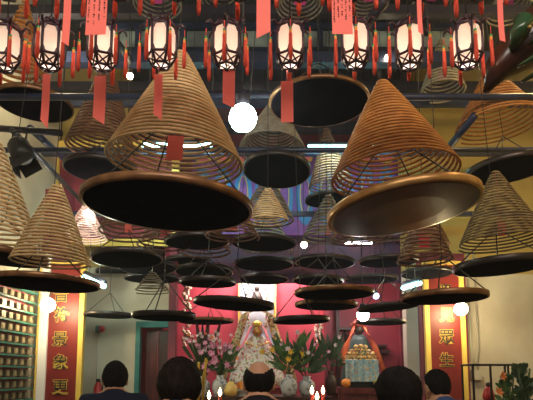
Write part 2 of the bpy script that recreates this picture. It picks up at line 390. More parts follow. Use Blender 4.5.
# banners
def text_mesh(ch, size, off, m, ext, parent, loc, name):
    cu = bpy.data.curves.new(name, 'FONT'); cu.body = ch; cu.size = size; cu.extrude = ext; cu.offset = off
    cu.align_x = 'CENTER'; cu.align_y = 'CENTER'; cu.resolution_u = 2
    t = bpy.data.objects.new('t', cu); C.objects.link(t)
    dg = bpy.context.evaluated_depsgraph_get(); me = bpy.data.meshes.new_from_object(t.evaluated_get(dg))
    bpy.data.objects.remove(t); me.materials.clear(); me.materials.append(MATS[m])
    o = bpy.data.objects.new(name, me); C.objects.link(o); o.parent = parent; o.location = loc; o.rotation_euler = (PI/2, 0, 0)
    return o
def banner(u0, u1, v_top, Y, chars, label):
    x0, x1 = X(u0, Y), X(u1, Y); ztop = P(266, v_top, Y).z; zb = 0.3
    r = thing('couplet_board', label, 'couplet board', ((x0+x1)/2, Y, zb), group='red couplet boards')
    wd = x1-x0; h = ztop-zb
    MB().box((0, 0, h/2), (wd-.06, .05, h)).build('board', 'banner_red', r)
    m = MB()
    for s in (-1, 1): m.box((s*(wd/2-.03), -.01, h/2), (.06, .08, h))
    m.box((0, -.01, h-.02), (wd-.12, .08, .05)); m.box((0, -.01, .02), (wd-.12, .08, .05))
    m.build('frame', 'gold_paint', r)
    for ch, u, v, sz in chars:
        p = P(u, v, Y)
        s = sz/F*Y
        g = text_mesh(ch, s*.88, .007, 'gold', .002, r, (p.x-(x0+x1)/2, -.030, p.z-zb), 'character')
        text_mesh(ch, s*.88, .001, 'black_paint', .002, g, (0, 0, .004), 'ink_face').rotation_euler = (0, 0, 0)
    return r
banner(38, 84, 262, 6.55, [('音', 62, 296, 18), ('符', 62.5, 316, 18), ('景', 61, 340, 18), ('象', 61.5, 363, 18), ('更', 61, 388, 18)], 'red couplet board with gold edges and black characters beside the wall of tablets')
banner(425, 465, 262, 6.95, [('照', 444, 292, 16), ('見', 446, 316, 17), ('眾', 446, 338, 18), ('生', 446, 361, 17)], 'red couplet board with gold edges and black characters beside the iron stand')
o = bx('wall_pilaster_left', (X(36, 6.75), 6.95, 2.0), (0.55, .4, 4.0), 'maroon'); o.name = 'trim_pilaster'; struct(o)
o = bx('trim_pilaster', (X(446, 7.0), 7.12, 1.6), (.6, .2, 3.2), 'maroon'); struct(o)
o = bx('trim_pilaster', (X(41, 6.45), 6.52, 1.6), (.10, .06, 3.0), 'plastic_white'); struct(o)

# tablet wall at left: cabinet with small memorial tablets
tw = thing('tablet_cabinet', 'tall green-shelved cabinet of small memorial tablets on the left wall', 'cabinet', (XL, 4.6, 0))
m = MB(); zlo, zhi = 1.05, 2.55; rows = 12; cols_ = 8; y0, y1 = 5.05, 6.35
m.box((.03, (y0+y1)/2-4.6, (zhi+.1)/2), (.06, y1-y0+.1, zhi+.1)); m.build('back_panel', 'maroon', tw)
dz = (zhi-zlo)/rows; dy = (y1-y0)/cols_
for i in range(rows+1): MB().box((.10, (y0+y1)/2-4.6, zlo+i*dz), (.08, y1-y0+.1, .018)).build('shelf', 'teal_shelf', tw)
tb = None
for i in range(rows):
    for j in range(cols_):
        loc = (.10, y0+dy*(j+.5)-4.6, zlo+dz*(i+.5))
        if tb is None:
            m = MB(); m.box((-.01, 0, -.008), (.05, dy*.52, dz*.52)); m.mi = 1; m.box((.016, 0, -.008), (.002, dy*.12, dz*.3))
            tb = m.build('tablet', ['tablet', 'tablet_mark'], tw, loc)
        else: copy_part(tb, tw, loc)

# wall lamps
def glow_lamp(p, r, m, label, name='light_bulb', cat='lamp', cord=None):
    t = thing(name, label, cat, p)
    MB().ball((0, 0, 0), r, 16, 10).build('bulb', m, t)
    MB().lathe([(r*.45, 0), (r*.5, r*.3), (r*.5, r*.9), (r*.2, r*1.1)], 12, (0, 0, r*.8)).build('socket', 'beam_dark', t)
    if cord: MB().tube([(0, 0, r*1.8), (0, 0, H-p.z)], .005, 5).build('cord', 'wire', t)
    return t
MATS['bulb_soft'] = MATS['bulb_glow']
glow_lamp(P(243, 118, 3.45), .095, 'bulb_glow', 'large glaring white-green bulb hanging at upper centre', cord=2.6)
def wall_lamp(p, label, m, r=.05):
    t = thing('wall_lamp', label, 'wall lamp', p, group='bare wall lamps')
    MB().ball((0, 0, 0), r, 14, 8).build('bulb', m, t)
    MB().tube([(0, .02, r), (0, .08, r*2.2), (0, .22, r*2.4)], .01, 6).build('arm', 'wire', t)
    return t
wall_lamp(P(48, 305, 6.2), 'warm glaring wall lamp at the top of the left couplet board', 'warm_glow', .085)
wall_lamp(P(461, 309, 6.7), 'warm glaring wall lamp at the top edge of the right couplet board', 'warm_glow', .085)
for (u, v, Y, r, m, lb, cd) in ((130, 76, 5.5, .035, 'warm_glow', 'small warm bulb between the third and fourth lanterns', 1.0), (149, 118, 5.6, .03, 'warm_glow', 'tiny warm bulb seen through the big tan cone', 1.5), (388, 58, 5.5, .035, 'warm_glow', 'small warm bulb left of the eighth lantern', .6),
        (304, 245, 7.05, .045, 'warm_glow', 'small warm bulb just right of the central trays', 1.2), (363, 315, 7.3, .07, 'white_glow', 'white bulb glaring above the dark-faced statue', 1.2)):
    glow_lamp(P(u, v, Y if u != 363 else 5.9), r, m, lb, cord=cd)
t = glow_lamp(P(376, 296, 7.0), .04, 'blue_glow', 'bluish white bulb below the right row of trays', cord=.8)
def tube_light(p, q, m, label):
    t = thing('tube_light', label, 'tube light', (p+q)/2, group='cool tube lights'); c = (p+q)/2
    MB().tube([p-c, q-c], .028 if m != 'white_glow' else .012, 8).build('tube', m, t)
    dn = Vector((0, .02, .05))
    MB().tube([p-c+dn, q-c+dn], .03, 4).build('housing', 'beam_dark', t)
    for s_ in (.25, .75):
        e = p+(q-p)*s_-c; MB().tube([e+dn, (e.x, e.y+.02, H-c.z)], .004, 4).build('cord', 'wire', t)
tube_light(P(142, 145, 6.4), P(212, 145, 6.4), 'cyan_glow', 'teal tube light seen through the big tan cone')
tube_light(P(308, 147, 6.4), P(352, 147, 6.4), 'cyan_glow', 'teal tube light right of the hanging grey coil')
tube_light(P(356, 147, 6.4), P(388, 148, 6.4), 'cyan_glow', 'teal tube light seen through the orange cone')
tube_light(P(84, 277, 6.1), P(104, 286, 5.6), 'cyan_glow', 'cyan tube light by the left row of trays')
tube_light(P(403, 288, 6.4), P(420, 283, 6.0), 'cyan_glow', 'cyan tube light left of the right couplet board')
tube_light(P(345, 243, 7.2), P(372, 243, 7.2), 'white_glow', 'thin white tube light above the right trays')

# ---------------------------------------------------------------- incense coils
def spiral(rb, h, turns, rad, seg=44, rt=.02, flat=1.0, wob=.0):
    pts = []; N = int(turns*seg); ph = random.random()*6
    for i in range(N+1):
        s = i/N; q = 2*PI*turns*s+ph
        rr = rt+(rb-rt)*(s**0.92); rr *= 1+wob*math.sin(q*1.03+ph)
        pts.append((rr*math.cos(q), rr*math.sin(q), h*(1-s**0.97)))
    return MB().tube(pts, rad, 5, True, False, flat)
TOPZ = H
G1 = 'big incense cones in the front'
PLACED = []
def settle(u, v, wpx, D, lo, hi, extra=1.0):
    best = None
    for i in range(61):
        f = 1 + (i//2)*(1 if i % 2 else -1)/30*(hi-lo)/2
        if not lo <= f <= hi: continue
        Y = D*f*F/wpx; p = P(u, v, Y); R = D*f/2; pen = abs(f-1)*.05
        if Y > 7.25: pen += (Y-7.25)*3
        for (q, r2) in PLACED:
            dd = math.hypot(p.x-q.x, p.y-q.y)
            pen += max(0, R+r2+.02-dd)
        if best is None or pen < best[0]: best = (pen, f)
    return D*best[1]
def unit(u, v, wpx, D, label, coil=None, mats=('tray_black', 'rim_dark'), cm='coil_brown', turns=14, tagm=None, tagp=None, tilt=(0, 0), tripod=None, group='hanging incense trays', name='incense_coil', cat='incense coil', thick=.045, cord=True, tagsize=(.055, .10)):
    D = settle(u, v, wpx, D, .94 if group == G1 else .76, 1.06 if group == G1 else 1.3)
    Y = D*F/wpx; c = P(u, v, Y); R = D/2; PLACED.append((c, R))
    t = thing(name, label, cat, c, (math.radians(tilt[0]), math.radians(tilt[1]), 0), group)
    th = thick
    prof = [(0.001, -th*.55), (R*.55, -th*.58), (R*.93, -th*.5), (R*.985, -th*.35), (R*.985, th*.0), (R*.94, th*.05), (R*.9, -th*.25), (.001, -th*.3)]
    MB().lathe(prof, 56, smooth=False).build('tray', mats[0], t)
    MB().lathe([(R*.987, -th*.42), (R*1.0, -th*.3), (R*1.0, th*.45), (R*.992, th*.5), (R*.978, th*.45), (R*.978, -th*.3)], 72).build('tray_rim', mats[1], t)
    ap = tripod if tripod else R*.85
    for k in range(3):
        q = 2*PI*k/3+.5+u*.37
        MB().tube([(R*.96*math.cos(q), R*.96*math.sin(q), th*.4), (0, 0, ap)], .0045, 5).build('hanger_wire', 'wire', t)
    top = ap
    if coil:
        du, vb, wb, va = coil     # px: base centre offset, base v, base width, apex v
        b = P(u+du, vb, Y)-c; a = P(u+du, va, Y)-c; rb = wb/F*Y/2
        co = spiral(rb, a.z-b.z, turns, max(.0045, (a.z-b.z)/turns*(.33 if turns > 20 else .28))).build('coil', cm, t, (b.x, 0, b.z))
        top = a.z
        if tagm:
            tw_, th_ = tagsize
            zt = b.z+(a.z-b.z)*(tagp if tagp is not None else .12)
            MB().box((b.x, -.01, zt-th_/2), (tw_, .003, th_)).build('paper_tag', tagm, t)
            MB().tube([(b.x, -.01, zt), (b.x, 0, a.z)], .0025, 4).build('thread', 'dark_red_paper', t)
    elif tagm:
        MB().box((0, -.02, ap+.03), (.05, .003, .09)).build('paper_tag', tagm, t)
    if cord: MB().tube([(0, 0, min(ap, top)), (0, 0, max(TOPZ-c.z, top+.1))], .003, 4).build('cord', 'wire', t)
    return t
# big tan cone and its companions
A = unit(168.5, 206, 175, .86, 'big tan incense cone over a large black tray with bronze rim, left of centre', (4, 164, 142, 52), ('tray_black', 'rim_bronze'), 'coil_tan', 25, 'red_paper', .24, (0, 2.5), .5, G1, thick=.040, tagsize=(.083, .13))
B = unit(403, 209, 157, .84, 'big orange incense cone over a tilted bronze tray, right of centre', (-4, 177, 132, 76), ('tray_bronze', 'rim_gold'), 'coil_orange', 24, None, None, (-3, -7.5), .45, G1, thick=.045)
for o in B.children:
    if o.name.startswith('coil'): o.rotation_euler = (0, math.radians(3), 0)
unit(35, 104, 78, .62, 'dark brown incense cone over a deep black tray, upper left corner', (-18, 80, 56, 4), ('tray_black', 'rim_bronze'), 'coil_orange', 14, None, None, (0, 2), None, G1, thick=.04)
unit(102, 170, 78, .66, 'brown incense cone over a black tray behind the left of the big tan cone', (-3, 150, 70, 62), ('tray_black', 'rim_dark'), 'coil_brown', 24, None, None, (0, 3), None, G1)
unit(277, 170, 70, .66, 'grey incense cone over a black tray right of the glaring bulb', (-6, 150, 70, 92), ('tray_black', 'rim_dark'), 'coil_grey', 22, None, None, (-9, 3), None, G1, thick=.06)
unit(319, 103, 106, .70, 'large bare black tray hanging under the sixth and seventh lanterns', None, ('tray_black', 'rim_bronze'), group=G1, tripod=.3, thick=.028, cat='incense tray', name='incense_tray')
unit(508, 169, 84, .68, 'orange-brown wide-ringed incense cone over a black tray at the right edge', (-6, 126, 88, 68), ('tray_black', 'rim_dark'), 'coil_orange', 16, None, None, (0, -5), None, G1, thick=.05)
unit(328, 199, 48, .60, 'dark narrow incense cone over a small black tray left of the big bronze tray', (4, 188, 46, 128), ('tray_black', 'rim_dark'), 'coil_brown', 20, None, None, (0, -4), None, G1)
unit(0, 256, 94, .68, 'woven-looking tan incense cone over a black tray at the left edge', (-20, 240, 112, 142), ('tray_black', 'rim_bronze'), 'coil_tan', 20, None, None, (0, 5), None, G1)
unit(46, 283, 106, .70, 'tan incense cone above a thin wide bronze-edged tray in front of the left couplet board', (4, 264, 78, 184), ('tray_black', 'rim_bronze'), 'coil_tan', 22, None, None, (0, 2), None, G1, thick=.035)
unit(500, 266, 92, .68, 'olive-brown incense cone over a black tray at the lower right edge', (4, 244, 86, 172), ('tray_black', 'rim_dark'), 'coil_olive', 23, 'dark_red_paper', .30, (0, -3), None, G1, thick=.05)
G2 = 'small incense coils in the upper tier'; G3 = 'thin incense trays in the lower tier'
upper = [
 (127, 258, 72, -24, 'red_paper', 'topmost of the small trays hanging below the left end of the big black tray'),
 (197, 241, 67, -20, None, 'small black tray hanging right under the big tan cone'),
 (264, 243, 66, -22, 'red_paper', 'small black tray below the grey cone, topmost of the central stack'),
 (325, 262, 61, -22, 'red_paper', 'small black tray with a red tag below the big bronze tray, left one'),
 (388, 261, 60, -22, 'red_paper', 'small black tray directly under the big bronze tray'),
 (427, 273, 52, -24, 'red_paper', 'small black tray with red tags left of the lower right cone'),
 (204, 271, 59, -18, 'dark_red_paper', 'small black tray overlapping two others left of the altar, upper one'),
 (264, 264, 61, -14, None, 'small black tray in the central stack, second from its top'),
]
for (u, v, wp, dv, tg, lb) in upper:
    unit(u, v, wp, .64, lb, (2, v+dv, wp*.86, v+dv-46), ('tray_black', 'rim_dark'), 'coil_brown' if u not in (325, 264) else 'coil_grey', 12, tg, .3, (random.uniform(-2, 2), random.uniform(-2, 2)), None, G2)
bare = [
 (148, 267, 58, 'lower left-hand black tray tucked behind the topmost left one'),
 (152, 278, 56, 'bottom black tray of the left cluster, above the pale wall'),
 (116, 272, 40, 'small far black tray peeping out left of the left cluster'),
 (187, 261, 46, 'far black tray mostly hidden left of the central stack'),
 (208, 282, 57, 'black tray just below its twin left of the altar'),
 (264, 279, 50, 'bottom black tray of the central stack over the altar niche'),
 (318, 280, 52, 'black tray directly below the left tagged tray, right of the altar'),
 (371, 279, 54, 'black tray second from top in the right cluster'),
 (299, 262, 44, 'far black tray half hidden between centre and right clusters'),
]
for (u, v, wp, lb) in bare:
    unit(u, v, wp, .62, lb, None, ('tray_black', 'rim_dark'), tilt=(random.uniform(-2, 2), random.uniform(-2, 2)), group=G2, name='incense_tray', cat='incense tray')
low = [
 (334, 293, 80, .62, 'rim_bronze', 'wide thin tray with a shiny edge, right of the altar, top of the lower tier'),
 (326, 305, 63, .62, 'rim_bronze', 'thin black tray just under the wide shiny-edged tray'),
 (388, 307, 62, .62, 'rim_dark', 'tilted thin black tray above the white bulb'),
 (444, 297, 86, .64, 'rim_bronze', 'wide thin tray crossing the top of the right couplet board'),
 (234, 304, 82, .62, 'rim_dark', 'wide thin black tray in front of the altar niche'),
 (206, 321, 56, .62, 'rim_bronze', 'thin tray with copper edge left of the altar statue'),
 (301, 320, 57, .62, 'rim_dark', 'lowest thin tray right of the altar statue'),
 (381, 322, 50, .62, 'rim_dark', 'lowest thin tray above the dark-faced statue'),
 (109, 315, 50, .60, 'rim_dark', 'thin tray over the pale wall, left of the doorway'),
 (164, 316, 64, .62, 'rim_dark', 'thin tray crossing the top of the doorway'),
]
for (u, v, wp, D, rm, lb) in low:
    tl = 4 if u == 234 else (-5 if u == 388 else random.uniform(-1.5, 1.5))
    unit(u, v, wp, D, lb, None, ('tray_black', rm), tilt=(0, tl), group=G3, thick=.04, tripod=.28, name='incense_tray', cat='incense tray')
# coils without trays
def cone(u, vb, wpx, va, D, cm, label, turns=16, tagm=None, group='incense cones without trays', tu=0):
    D = settle(u, vb, wpx, D, .7, 1.4)
    Y = D*F/wpx; b = P(u, vb, Y); a = P(u, va, Y); PLACED.append((b, D/2))
    t = thing('incense_cone', label, 'incense coil', b, None, group)
    h = a.z-b.z
    spiral(D/2, h, turns, max(.0045, h/turns*.27)).build('coil', cm, t)
    if tagm:
        MB().box((tu, 0, h*.35), (.09, .003, .12)).build('paper_tag', tagm, t)
        MB().tube([(tu, 0, h*.35+.06), (0, 0, h)], .0025, 4).build('thread', 'dark_red_paper', t)
    MB().tube([(0, 0, h), (0, 0, TOPZ-b.z)], .003, 4).build('cord', 'wire', t)
cone(85, 240, 44, 203, .40, 'coil_pink', 'small brightly lit pinkish cone beside the tall left tan cone', 16)
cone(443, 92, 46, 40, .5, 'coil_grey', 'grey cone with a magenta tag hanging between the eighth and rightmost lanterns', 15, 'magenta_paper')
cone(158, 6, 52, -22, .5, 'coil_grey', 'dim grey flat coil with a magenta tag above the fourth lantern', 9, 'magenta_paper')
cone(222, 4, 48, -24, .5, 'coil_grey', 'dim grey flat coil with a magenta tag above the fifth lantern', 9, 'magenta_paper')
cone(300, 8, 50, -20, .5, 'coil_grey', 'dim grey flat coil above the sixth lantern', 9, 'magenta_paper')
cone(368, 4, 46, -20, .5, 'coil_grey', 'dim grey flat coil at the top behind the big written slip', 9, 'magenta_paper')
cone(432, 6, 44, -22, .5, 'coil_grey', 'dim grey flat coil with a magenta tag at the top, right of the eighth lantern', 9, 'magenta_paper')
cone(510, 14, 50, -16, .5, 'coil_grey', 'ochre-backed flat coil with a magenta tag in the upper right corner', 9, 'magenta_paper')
cone(152, 292, 36, 272, .34, 'coil_grey', 'tiny pale cone glimpsed over the doorway', 8)
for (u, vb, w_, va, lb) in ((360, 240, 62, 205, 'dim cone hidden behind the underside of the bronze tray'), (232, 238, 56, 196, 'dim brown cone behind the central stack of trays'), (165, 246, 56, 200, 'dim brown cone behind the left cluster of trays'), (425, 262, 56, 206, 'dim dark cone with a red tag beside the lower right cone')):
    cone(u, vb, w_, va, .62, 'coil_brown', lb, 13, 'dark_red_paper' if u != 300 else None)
# ring cone at the centre right behind (small pale)
cone(268, 222, 44, 188, .45, 'coil_tan', 'small tan cone directly below the grey cone tray', 13, None)

# ---------------------------------------------------------------- lanterns
def hexr(r, q0=0): return [(r*math.cos(q0+PI/3*k), r*math.sin(q0+PI/3*k)) for k in range(6)]
RB, HB = .062, .130     # body radius, main panel height
lan_proto = None
def make_lantern():
    t = thing('palace_lantern', '', 'lantern')
    m = MB()
    top, mid, bot = .065, -.065, -.105
    cs = hexr(RB); cb = hexr(RB*.62)
    for k in range(6):
        a, b = cs[k], cs[(k+1) % 6]; al, bl = cb[k], cb[(k+1) % 6]
        m.tube([(a[0], a[1], top), (a[0]*1.03, a[1]*1.03, 0), (a[0], a[1], mid), (al[0], al[1], bot)], .0060, 6)
        for z, cc in ((top, cs), (mid, cs), (bot, cb)):
            p, q = cc[k], cc[(k+1) % 6]; m.tube([(p[0], p[1], z), (q[0], q[1], z)], .0055, 6)
        m.tube([(a[0], a[1], mid), (bl[0], bl[1], bot)], .0035, 5); m.tube([(b[0], b[1], mid), (al[0], al[1], bot)], .0035, 5)
        # rounded corners of the panel opening
        ex = Vector((b[0]-a[0], b[1]-a[1], 0)); L = ex.length; ex.normalize()
        for sx in (0, 1):
            for sz in (0, 1):
                o_ = Vector((a[0], a[1], 0))+ex*(L*sx); dx = ex*(1 if sx == 0 else -1); zc_ = top if sz else mid; dzz = -1 if sz else 1
                vs = [o_+Vector((0, 0, zc_)), o_+dx*.022+Vector((0, 0, zc_)), o_+dx*.012+Vector((0, 0, zc_+dzz*.010)), o_+dx*.008+Vector((0, 0, zc_+dzz*.024)), o_+Vector((0, 0, zc_+dzz*.034))]
                vs = [p*1.0 for p in vs]; nn = Vector((a[0]+b[0], a[1]+b[1], 0)).normalized()*.003
                n5 = len(vs); m.add([p+nn for p in vs]+[p-nn for p in vs], [tuple(range(n5)), tuple(range(2*n5-1, n5-1, -1))]+[(i, i+n5, (i+1) % n5+n5, (i+1) % n5) for i in range(n5)])
        # curved hook arm
        d = Vector((a[0], a[1], 0)).normalized()
        m.tube([d*RB+Vector((0, 0, top)), d*.078+Vector((0, 0, top+.022)), d*.094+Vector((0, 0, top+.012)), d*.097+Vector((0, 0, top-.004))], [.006, .006, .005, .004], 6)
        m.tube([d*RB+Vector((0, 0, top)), d*.04+Vector((0, 0, top+.035)), d*.006+Vector((0, 0, top+.05))], .005, 6)
        m.tube([d*RB*.62+Vector((0, 0, bot)), Vector((0, 0, bot-.012))], .0035, 5)
    m.ball((0, 0, top+.055), .014); m.ball((0, 0, bot-.014), .008)
    m.build('lantern_frame', 'lantern_frame', t)
    for k in range(6):
        pm = MB(); cs2 = hexr(RB*.95); a, b = cs2[k], cs2[(k+1) % 6]
        a, b = Vector((a[0], a[1], 0)), Vector((b[0], b[1], 0)); n = ((a+b)/2).normalized()*.002
        cb2 = hexr(RB*.6); al, bl = Vector((cb2[k][0], cb2[k][1], bot)), Vector((cb2[(k+1) % 6][0], cb2[(k+1) % 6][1], bot))
        zt, zm = Vector((0, 0, top)), Vector((0, 0, mid))
        vs = [a+zt, b+zt, b+zm, a+zm, bl, al]
        pm.add([p for p in vs]+[p-n for p in vs], [(0,1,2,3), (3,2,4,5), (6,9,8,7), (9,11,10,8), (0,6,7,1), (5,4,10,11), (0,3,9,6), (3,5,11,9), (1,7,8,2), (2,8,10,4)])
        pm.build('glass_panel', 'lantern_panel', t)
    MB().lathe([(RB*.3, 0), (RB*.3, .004)], 12, (0, 0, top-.01)).build('lamp_cap', 'beam_dark', t)
    MB().tube([(0, 0, top+.06), (0, 0, .62)], .004, 6).build('chain', 'wire', t)
    return t
def make_tassel():
    L = .118
    m = MB(); m.tube([(0, 0, 0), (0, 0, -.040)], .0018, 4)
    m.tube([(0, 0, -.060), (0, 0, -.068), (0, 0, -.080), (0, 0, -.060-L*.8), (0, 0, -.060-L)], [.005, .0078, .0072, .0092, .0060], 8)
    o = m.build('tassel', 'tassel_red')
    MB().ball((0, 0, -.042), .0066, 8, 6).build('green_bead', 'bead_green', o)
    g = MB(); g.ball((0, 0, -.050), .0066, 8, 6); g.ball((0, 0, -.058), .0066, 8, 6); g.build('yellow_beads', 'bead_yellow', o)
    return o
def slip_mesh(wd, h, slant, script, parent, loc, rz, ry=0):
    m = MB(); n = 6
    vs = []; 
    for i in range(n+1):
        s = i/n; z = -h*s; yb = .006*math.sin(s*3)
        for sx in (-1, 1): vs.append((sx*wd/2, yb, z-(slant*sx*.5 if i == n else 0)))
    fs = [(2*i, 2*i+1, 2*i+3, 2*i+2) for i in range(n)]
    k = len(vs); m.add(vs+[(x, y+.0012, z) for x, y, z in vs], fs+[tuple(q+k for q in reversed(f)) for f in fs]+[(0, 2*n, 2*n+k, k)][:0])
    m.tube([(0, .001, 0), (0, .001, .05)], .0015, 4)
    o = m.build('wish_slip', 'red_paper', parent, loc, (0, ry, rz))
    if script:
        q = MB(); ncol = script
        rnd = random.Random(int(wd*1e4))
        for c in range(ncol):
            x = wd*(.5-.12)-(wd*.76)*(c/(max(1, ncol-1)))
            z = -h*.08 - (h*.35 if (c == 0 and ncol > 4) else 0)
            zend = -h*rnd.uniform(.72, .9)
            while z > zend:
                for _ in range(3):
                    q.box((x+rnd.uniform(-.0015, .0015), -.0015+.006*math.sin(-z/h*3), z-rnd.uniform(0, .004)), (rnd.choice((.004, .0012)), .0006, rnd.choice((.0009, .004))))
                z -= .0085 if rnd.random() < .85 else .017
        q.build('handwriting', 'ink', o)
    return o
lan_proto = make_lantern(); tas_proto = make_tassel()
YL = 2.15
first = True
def copy_lantern(label, p, rz, group, slip=None, drops=None):
    global first
    if first: t = lan_proto; first = False
    else:
        t = lan_proto.copy(); C.objects.link(t)
        for ch in lan_parts: copy_part(ch, t)
    t.location = p; t.rotation_euler = (0, 0, rz); t['label'] = label; t['group'] = group
    bl = lamp('lantern_bulb', 'POINT', (p[0], p[1], p[2]-.046), .95, (1.0, .90, .80), .012)
    for k, q in enumerate(hexr(.097)):
        o = tas_proto if (tas_proto.parent is None and not tas_used[0]) else None
        if o is not None: o.parent = t; o.location = (q[0], q[1], .058); tas_used[0] = True
        else: copy_part(tas_proto, t, (q[0], q[1], .058+random.uniform(-.022, .008)))
    return t
lan_parts = list(lan_proto.children); tas_used = [False]
names = ['first', 'second', 'third', 'fourth', 'fifth', 'sixth', 'seventh', 'eighth', 'ninth']
row = [(6, 46, 'leftmost glowing lantern, cut off by the left edge'), (50, 45, 'second glowing hexagonal lantern from the left, above the black corner tray'), (103, 45, 'third glowing lantern from the left, partly behind a large written red slip'),
       (162, 43, 'fourth glowing lantern from the left, in front of the big tan cone tip'), (227, 44, 'fifth glowing lantern from the left, above the glaring bulb'), (290, 44, 'sixth glowing lantern from the left, above the bare black tray'),
       (355, 43, 'seventh glowing lantern from the left, beside a large written red slip'), (409, 44, 'eighth glowing lantern from the left, above the orange cone'), (467, 43, 'rightmost glowing lantern, against the yellow wall')]
slips = {1: (46.5, 74, 8, 56, 10), 2: (100, 76, 13, 50, 9), 3: (158.5, 74, 9, 48, 7), 4: (229, 70, 13, 40, 6), 5: (287, 81, 13, 46, 0)}
rots = [.1, .42, .35, .02, .48, .50, .40, .30, .5]
for i, (u, v, lb) in enumerate(row):
    p = P(u, v, YL); t = copy_lantern(lb, p, rots[i], 'glowing palace lanterns in the lower row')
    if i in slips:
        su, sv, sw, sh, sl = slips[i]
        q = P(su, sv, YL-.0)-p; px = YL/F
        ml = Matrix.Rotation(-rots[i], 4, 'Z') @ q
        slip_mesh(sw*px, sh*px, sl*px, 0, t, ml, -rots[i]+.1*math.sin(i*2))
# front row, bodies just above the frame: tassels and slips hang into view
YF = 1.75
frow = [(8, 'upper lantern above the left edge, with red tassels hanging into view'), (64, 'upper lantern with a long thin red slip, near the left edge'), (120, 'upper lantern left of the big tan cone tip, with a large written slip'), (178, 'upper lantern above the big tan cone tip'),
        (240, 'upper lantern above the glaring bulb, with a plain wide slip'), (300, 'upper lantern above the bare black tray'), (352, 'upper lantern carrying the large written red slip right of centre'), (420, 'upper lantern above the orange cone tip'), (478, 'upper lantern over the yellow wall, with a thin pale red slip')]
fslips = {1: [(68, -20, 8, 74, 6, 0)], 2: [(98, -32, 22, 78, -1, 4)], 4: [(263.5, -30, 15, 76, -8, 0)], 6: [(341.5, -30, 22, 75, 0, 5)], 8: [(500, -8, 6, 57, 2, 0)], 7: [(419, -15, 5, 56, 3, 0)]}
for i, (u, lb) in enumerate(frow):
    p = P(u, -33, YF); rz = .2+.9*i; t = copy_lantern(lb, p, rz, 'palace lanterns in the upper front row')
    for (su, sv, sw, sh, sl, sc) in fslips.get(i, []):
        q = P(su, sv, YF-.12)-p; px = (YF-.12)/F
        slip_mesh(sw*px, sh*px, sl*px, sc, t, Matrix.Rotation(-rz, 4, 'Z') @ q, -rz)
# ---------------------------------------------------------------- spotlight and ornament
sp = thing('stage_spotlight', 'black stage spotlight with barn doors hanging at the left edge', 'spotlight', P(20, 132, 4.4))
k = 4.5/F
MB().tube([(-8*k, 0, -12*k), (-7*k, 0, -1*k), (0, 0, 2*k), (7*k, 0, -2*k), (6*k, 0, -12*k)], .010, 6).build('bracket', 'spotlight_black', sp)
m = MB(); m.lathe([(9*k, 0), (11*k, 4*k), (11*k, 20*k), (8*k, 25*k)], 16, (0, 0, -6*k), M=Matrix.Translation((0, 0, -16*k)) @ Matrix.Rotation(math.radians(150), 4, 'Y') @ Matrix.Rotation(math.radians(20), 4, 'X'))
m.build('housing', 'spotlight_black', sp)
m = MB()
for a in range(4):
    M_ = Matrix.Translation((2*k, 0, -24*k)) @ Matrix.Rotation(math.radians(150), 4, 'Y') @ Matrix.Rotation(a*PI/2, 4, 'Z') @ Matrix.Translation((11*k, 0, 10*k)) @ Matrix.Rotation(math.radians(20), 4, 'Y')
    m.box((0, 0, 0), (.008, 20*k, 16*k), M_)
m.build('barn_doors', 'spotlight_black', sp)

# carved ornament top right
Yo = 2.3; k = Yo/F
o_ = thing('carved_ornament', 'glossy brown and green carved ornament hanging in the upper right corner', 'ornament', P(522, 60, Yo))
def q_(u, v, dy=0): 
    p = P(u, v, Yo)-P(522, 60, Yo); return (p.x, dy, p.z)
m = MB(); m.tube([q_(486, 92), q_(495, 72), q_(508, 60), q_(524, 48), q_(545, 30), q_(562, 15)], [.015, .075, .11, .14, .16, .14], 14, flat=.8); m.build('carved_body', 'ornament_brown', o_)
m = MB(); m.tube([q_(503, 62, -.10), q_(504, 53, -.15), q_(508, 43, -.15), q_(515, 35, -.10)], [.018, .040, .042, .022], 12); m.build('head_scroll', 'ornament_green', o_)
m = MB(); m.tube([q_(510, 52, -.17), q_(516, 47, -.18), q_(530, 36, -.19), q_(545, 26, -.18)], .007, 6)
for s in range(9): m.ball(q_(510+s*4.0, 53-s*3.1, -.185), .010, 8, 6)
m.build('beaded_edge', 'ornament_gold', o_)
for (a, b, c) in ((q_(508, 78, -.09), q_(522, 74, -.14), q_(540, 66, -.17)), (q_(515, 62, -.13), q_(523, 58, -.17), q_(532, 57, -.18)), (q_(516, 88, -.05), q_(530, 84, -.12), q_(546, 78, -.14)), (q_(526, 12, -.04), q_(532, 8, -.06), q_(540, 2, -.05))):
    MB().tube([a, b, c], [.008, .024, .012], 10, flat=.6).build('carved_leaf', 'ornament_green', o_)
MB().tube([q_(540, 30), q_(540, -60)], .006, 6).build('hanging_rod', 'wire', o_)

# ---------------------------------------------------------------- altar
def slab(name, u0, u1, v, Y0, Y1, th, m, label, cat, bottom=0.0, group=None):
    z = P(266, v, Y0).z; x0, x1 = X(u0, Y0), X(u1, Y0)
    t = thing(name, label, cat, ((x0+x1)/2, (Y0+Y1)/2, 0), group=group); W = x1-x0; Dp = Y1-Y0
    MB().box((0, 0, z-th/2), (W, Dp, th)).build('table_top', m, t)
    MB().box((0, -Dp/2+.06, z-th-.12), (W-.1, .03, .22)).build('apron', m, t)
    for sx in (-1, 1):
        for sy in (-1, 1): MB().box((sx*(W/2-.06), sy*(Dp/2-.06), (z-th)/2), (.09, .09, z-th)).build('leg', m, t)
    return z
zt1 = slab('altar_table', 176, 332, 397, 6.3, 7.15, .07, 'dark_wood', 'long dark altar table holding the vases, fruit and candles', 'table')
zt2 = slab('altar_table', 337, 402, 388, 7.3, 8.1, .07, 'red_door', 'side altar table under the dark-faced statue', 'table')
